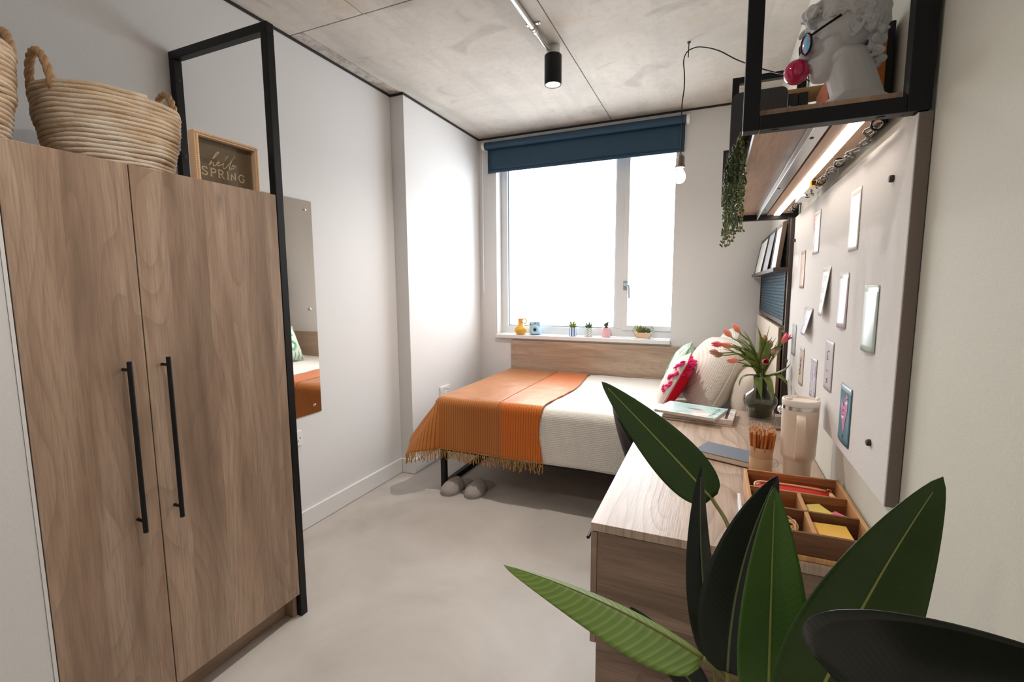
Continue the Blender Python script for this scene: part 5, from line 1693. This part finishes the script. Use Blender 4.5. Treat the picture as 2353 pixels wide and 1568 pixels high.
for i in range(9):
    cx, cy = .172 + rr.uniform(-.022, .022), 1.228 + rr.uniform(-.018, .018)
    R_ = rr.uniform(.015, .021)
    nz_ = Vector((rr.uniform(-.8, .8), rr.uniform(-.8, .8), 1)).normalized()
    u_ = nz_.orthogonal().normalized()
    w2 = nz_.cross(u_)
    zc = Z + .014 + i * .0035 + .006
    zmin = Z + .009
    pts = []
    for k in range(22):
        a = 2 * PI * k / 22
        p = Vector((cx, cy, zc)) + u_ * R_ * 1.15 * math.cos(a) + w2 * R_ * .8 * math.sin(a)
        p.z = max(zmin, p.z)
        p.x = min(max(p.x, .116), .217)
        p.y = min(max(p.y, 1.178), 1.279)
        pts.append(p)
    MB().tube(pts, .0022, 6, closed=True).build('band', plain('tan_rubber', srgb(226, 184, 136), .6) if i == 0 else bpy.data.materials['tan_rubber'], cbd, smooth=180)
tag(box(.083, .090, 1.195, 1.425, Z, Z + .026).build('white_ruler', M['white_plastic'], None, bevel=.001), 'white plastic ruler standing against the organiser side', 'ruler')

# ------------------------------------------------------------------ window sill things
SZ = WZ0 + .0003
jy = thing('yellow_jug', 'small mustard yellow jug with ring handle on the sill', 'jug', (-1.583, 3.868, SZ))
ylw = plain('mustard_glaze', srgb(232, 176, 72), .35)
MB().lathe([(0, SZ), (.034, SZ), (.044, SZ + .012), (.053, SZ + .034), (.054, SZ + .044), (.047, SZ + .062), (.030, SZ + .080), (.0215, SZ + .092), (.0205, SZ + .112), (.0225, SZ + .140), (.0235, SZ + .142), (.0205, SZ + .142), (.018, SZ + .112), (.018, SZ + .10), (0, SZ + .10)], (-1.583, 3.868, 0), 36).build('body', ylw, jy, smooth=50)
MB().torus((-1.583 + .038, 3.868, SZ + .120), (0, 1, 0), .0205, .0052, 22, 8).build('handle', ylw, jy, smooth=180)
ic_ = thing('instant_camera', 'pale blue instant camera standing on the sill', 'camera', (-1.4515, 3.895, SZ))
blu = plain('pastel_blue_plastic', srgb(160, 202, 226), .35)
blu2 = plain('pastel_blue_light', srgb(188, 220, 238), .35)
cxx = -1.4515
box(cxx - .051, cxx + .051, 3.872, 3.925, SZ, SZ + .119).build('body', blu, ic_, bevel=.012, bseg=3)
MB().lathe([(0, 0), (.040, 0), (.040, .012), (.034, .015), (.034, .020), (.028, .021), (.018, .016), (0, .016)], seg=36).xform(Matrix.Translation((cxx + .010, 3.872, SZ + .048)) @ Matrix.Rotation(PI / 2, 4, 'X')).build('lens_ring', blu2, ic_, smooth=40)
MB().lathe([(0, 0), (.0125, 0), (.0125, .008), (.009, .010), (0, .009)], seg=24).xform(Matrix.Translation((cxx + .010, 3.856, SZ + .048)) @ Matrix.Rotation(PI / 2, 4, 'X')).build('lens', plain('lens_black', srgb(24, 32, 44), .12), ic_, smooth=40)
box(cxx - .032, cxx - .004, 3.868, 3.8716, SZ + .090, SZ + .112).build('flash', plain('flash_diffuser', srgb(206, 216, 206), .2), ic_, bevel=.003)
box(cxx + .004, cxx + .008, 3.8695, 3.8716, SZ + .095, SZ + .108).build('sensor_window', M['black_plastic'], ic_)
box(cxx - .047, cxx - .036, 3.868, 3.8716, SZ + .088, SZ + .098).build('viewfinder', plain('navy_window', srgb(40, 56, 90), .2), ic_, bevel=.002)

def m_stripes(name, c1, c2, n, wave=0.):
    m = NT(name)
    x = m.sep(m.obj())
    a = m.math('ARCTAN2', x[1], x[0])
    if wave:
        a = m.math('ADD', a, m.math('MULTIPLY', m.math('SINE', m.math('MULTIPLY', x[2], 2 * PI / .05)), wave))
    s_ = m.math('SINE', m.math('MULTIPLY', a, float(n)))
    m.set(Base_Color=m.ramp(m.math('MULTIPLY_ADD', s_, .5, .5), [(.46, c1), (.54, c2)]), Roughness=.35)
    return m.m
def pot(cx, cy, r, h, mat, lab, name='succulent_pot'):
    t = thing(name, lab, 'potted succulent', (cx, cy, SZ), 'little succulents on the window sill', (0, 0, 0))
    MB().lathe([(0, 0), (r * .96, 0), (r, .003), (r, h - .002), (r * .97, h), (r * .86, h), (r * .84, h - .012), (0, h - .012)], seg=32).build('pot', mat, t, smooth=40, local=True)
    MB().lathe([(0, h - .010), (r * .83, h - .010), (0, h - .007)], seg=20).build('soil', plain('dark_soil', srgb(70, 54, 44), .9) if 'dark_soil' not in bpy.data.materials else bpy.data.materials['dark_soil'], t, local=True)
    return t, h - .008
def spike(t, base, d, L_, w, mat, name='leaf'):
    d = Vector(d).normalized()
    p = Vector(base)
    pts = [p + d * L_ * k + Vector((0, 0, .15 * L_ * k * k)) for k in (0, .25, .5, .75, 1.)]
    MB().tube(pts, [w * .5, w, w * .9, w * .55, w * .08], 6).build(name, mat, t, smooth=180, local=True)
t, zz = pot(-1.105, 3.882, .032, .078, m_stripes('blue_white_stripes', srgb(48, 116, 180), srgb(240, 238, 234), 9), 'spiky succulent in a blue and white striped pot')
for i in range(14):
    a = i * 2.4
    e = .35 + .9 * (i / 14)
    spike(t, (0, 0, zz), (math.cos(a) * (1.25 - e * .75), math.sin(a) * (1.25 - e * .75), e), .045 + .018 * e, .0078, M['succ1'])
t, zz = pot(-.968, 3.89, .034, .077, m_stripes('sage_wave_stripes', srgb(176, 184, 176), srgb(226, 228, 224), 7, .55), 'rosette succulent in a sage wavy striped pot')
for i in range(12):
    a = i * 2.4
    e = .25 + .9 * (i / 12)
    spike(t, (0, 0, zz), (math.cos(a) * (1.3 - e * .8), math.sin(a) * (1.3 - e * .8), e), .036 + .022 * e, .0095, M['succ2'])
t, zz = pot(-.8215, 3.90, .035, .078, plain('pink_glaze', srgb(234, 186, 190), .4), 'jade succulent in a pink dotted pot')
dm = plain('red_dot', srgb(196, 84, 100), .4)
for r_i in range(5):
    for k in range(10):
        a = (k + .5 * (r_i % 2)) * 2 * PI / 10
        MB().ball((.0352 * math.cos(a), .0352 * math.sin(a), .010 + r_i * .0145), (.0022, .0022, .0022), 6, 4).build('dot', dm, t, smooth=180, local=True)
rr = random.Random(2)
for i in range(5):
    a = i * 1.3
    tipv = Vector((.016 * math.cos(a), .016 * math.sin(a), zz + .040 + .012 * rr.random()))
    b = MB().tube([(0, 0, zz), tuple(tipv * .5 + Vector((0, 0, zz * .5))), tuple(tipv)], .0018, 5)
    for k in range(9):
        f = .25 + .75 * k / 8
        p = Vector((0, 0, zz)).lerp(tipv, f)
        an = k * 2.4
        b.ball(p + Vector((math.cos(an), math.sin(an), .3)) * .006, (.0085, .0062, .005), 6, 4, (0, 0, an))
    b.build('sprig', M['succ3'], t, smooth=180, local=True)
# geometric terrarium
hx = thing('geometric_terrarium', 'hexagonal wire terrarium of mixed succulents on the sill', 'terrarium', (-.515, 3.878, SZ), None, (0, 0, 0))
wood_b = plain('pale_wood_trough', srgb(222, 190, 160), .5)
def trap(x0, x1, y0, y1, z0, X0, X1, Y0, Y1, z1):
    return MB().add([(x0, y0, z0), (x1, y0, z0), (x1, y1, z0), (x0, y1, z0), (X0, Y0, z1), (X1, Y0, z1), (X1, Y1, z1), (X0, Y1, z1)], [(0, 3, 2, 1), (4, 5, 6, 7), (0, 1, 5, 4), (1, 2, 6, 5), (2, 3, 7, 6), (3, 0, 4, 7)])
trap(-.044, .044, -.030, .030, .002, -.066, .066, -.034, .034, .050).build('trough', wood_b, hx, local=True, bevel=.001)
wire = plain('silver_wire', srgb(170, 172, 178), .3, .8)
for y in (-.036, .036):
    hxp = [(-.045, y, 0.002), (.045, y, 0.002), (.082, y, .066), (.045, y, .13), (-.045, y, .13), (-.082, y, .066)]
    for a, b_ in zip(hxp, hxp[1:] + hxp[:1]):
        MB().tube([a, b_], .0018, 5).build('wire', wire, hx, local=True)
for a in ((-.082, .066), (.082, .066), (-.045, .13), (.045, .13), (-.045, .002), (.045, .002)):
    MB().tube([(a[0], -.036, a[1]), (a[0], .036, a[1])], .0013, 5).build('wire', wire, hx, local=True)
for (cx, mt, n_, ln) in ((-.035, M['succ1'], 14, .062), (-.002, M['succ3'], 12, .050), (.036, M['succ2'], 13, .042)):
    for i in range(n_):
        a = i * 2.4
        e = .4 + 1.0 * (i / n_)
        spike(hx, (cx, 0, .048), (math.cos(a) * (1.2 - e * .6) * .8, math.sin(a) * (1.2 - e * .6) * .8, e), ln * (.7 + .4 * e / 1.4), .0072, mt)

# ------------------------------------------------------------------ bird-of-paradise plant in the foreground
pp_ = thing('leafy_plant', 'large paddle-leaved potted plant in front of the desk end', 'plant', (.10, .72, 0))
MB().lathe([(0, .0005), (.10, .0005), (.125, .27), (.118, .27), (.112, .25), (0, .25)], (.10, .72, 0), 32).build('pot', plain('stone_pot', srgb(120, 116, 112), .7), pp_, smooth=40)
MB().lathe([(0, .245), (.113, .251), (0, .262)], (.10, .72, 0), 24).build('soil', bpy.data.materials['dark_soil'], pp_)
def pf1(k):
    return math.sin(PI * (.03 + .97 * k ** .78) ** 1.0) ** .62 * (1 - .1 * k)
def pf2(k):
    return (math.sin(PI * min(1, .06 + .94 * k ** .62)) ** .72)
def big_leaf(p0, p1, p2, w, mat, side, fold_, twist=0., stalk=None, rib_m='midrib', sharp=1.0, prof=pf2, rr_=.0026):
    o_, pts = leafblade(pp_, p0, p1, p2, w, M[mat], twist, 'leaf', Vector(side), fold_, 34, .0009, True, sharp, 7, prof)
    MB().tube([p for p in pts[:-2]], [rr_ * (1 - .75 * i / 34) for i in range(len(pts) - 2)], 7).build('midrib', M[rib_m], o_, smooth=180)
    if stalk:
        MB().tube(spline([p0] + stalk, 8), .0036, 8).build('stalk', M['petiole'], pp_, smooth=180)
    return o_
CR = (.09, .72, .27)
big_leaf((.011, .93, .95), (-.085, .965, 1.035), (-.219, 1.0, 1.146), .098, 'leaf_dark', (.62, .0, .78), -.12, .1, [(.040, .87, .925), (.056, .80, .86), (.062, .74, .70), (.085, .72, .27)])
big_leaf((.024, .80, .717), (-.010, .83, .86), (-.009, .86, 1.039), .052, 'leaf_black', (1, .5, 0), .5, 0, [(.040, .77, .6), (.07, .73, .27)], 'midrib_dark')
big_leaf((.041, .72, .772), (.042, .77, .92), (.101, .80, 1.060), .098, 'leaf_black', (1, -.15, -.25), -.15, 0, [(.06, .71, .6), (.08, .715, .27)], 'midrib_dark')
big_leaf((.080, .595, .82), (.081, .64, .96), (.083, .68, 1.087), .083, 'leaf_mid', (1, .25, 0), -.32, 0, [(.085, .64, .6), (.10, .70, .27)])
big_leaf((.105, .545, .86), (.160, .60, 1.00), (.231, .62, 1.148), .118, 'leaf_dark', (.85, .1, -.5), -.2, 0, [(.105, .60, .6), (.11, .71, .27)])
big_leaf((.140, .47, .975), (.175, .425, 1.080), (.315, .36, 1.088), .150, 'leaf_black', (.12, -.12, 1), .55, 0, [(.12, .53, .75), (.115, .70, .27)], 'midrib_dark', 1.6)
big_leaf((.006, .74, .768), (-.165, .79, .800), (-.384, .84, .772), .090, 'leaf_light', (0, .985, .17), .80, 0, [(.045, .73, .742), (.075, .72, .62), (.10, .73, .27)], 'petiole')
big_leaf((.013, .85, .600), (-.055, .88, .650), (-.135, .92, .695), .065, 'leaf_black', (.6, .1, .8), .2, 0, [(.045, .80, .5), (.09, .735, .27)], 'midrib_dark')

for o_ in bpy.data.objects:
    if '_off' in o_:
        del o_['_off']
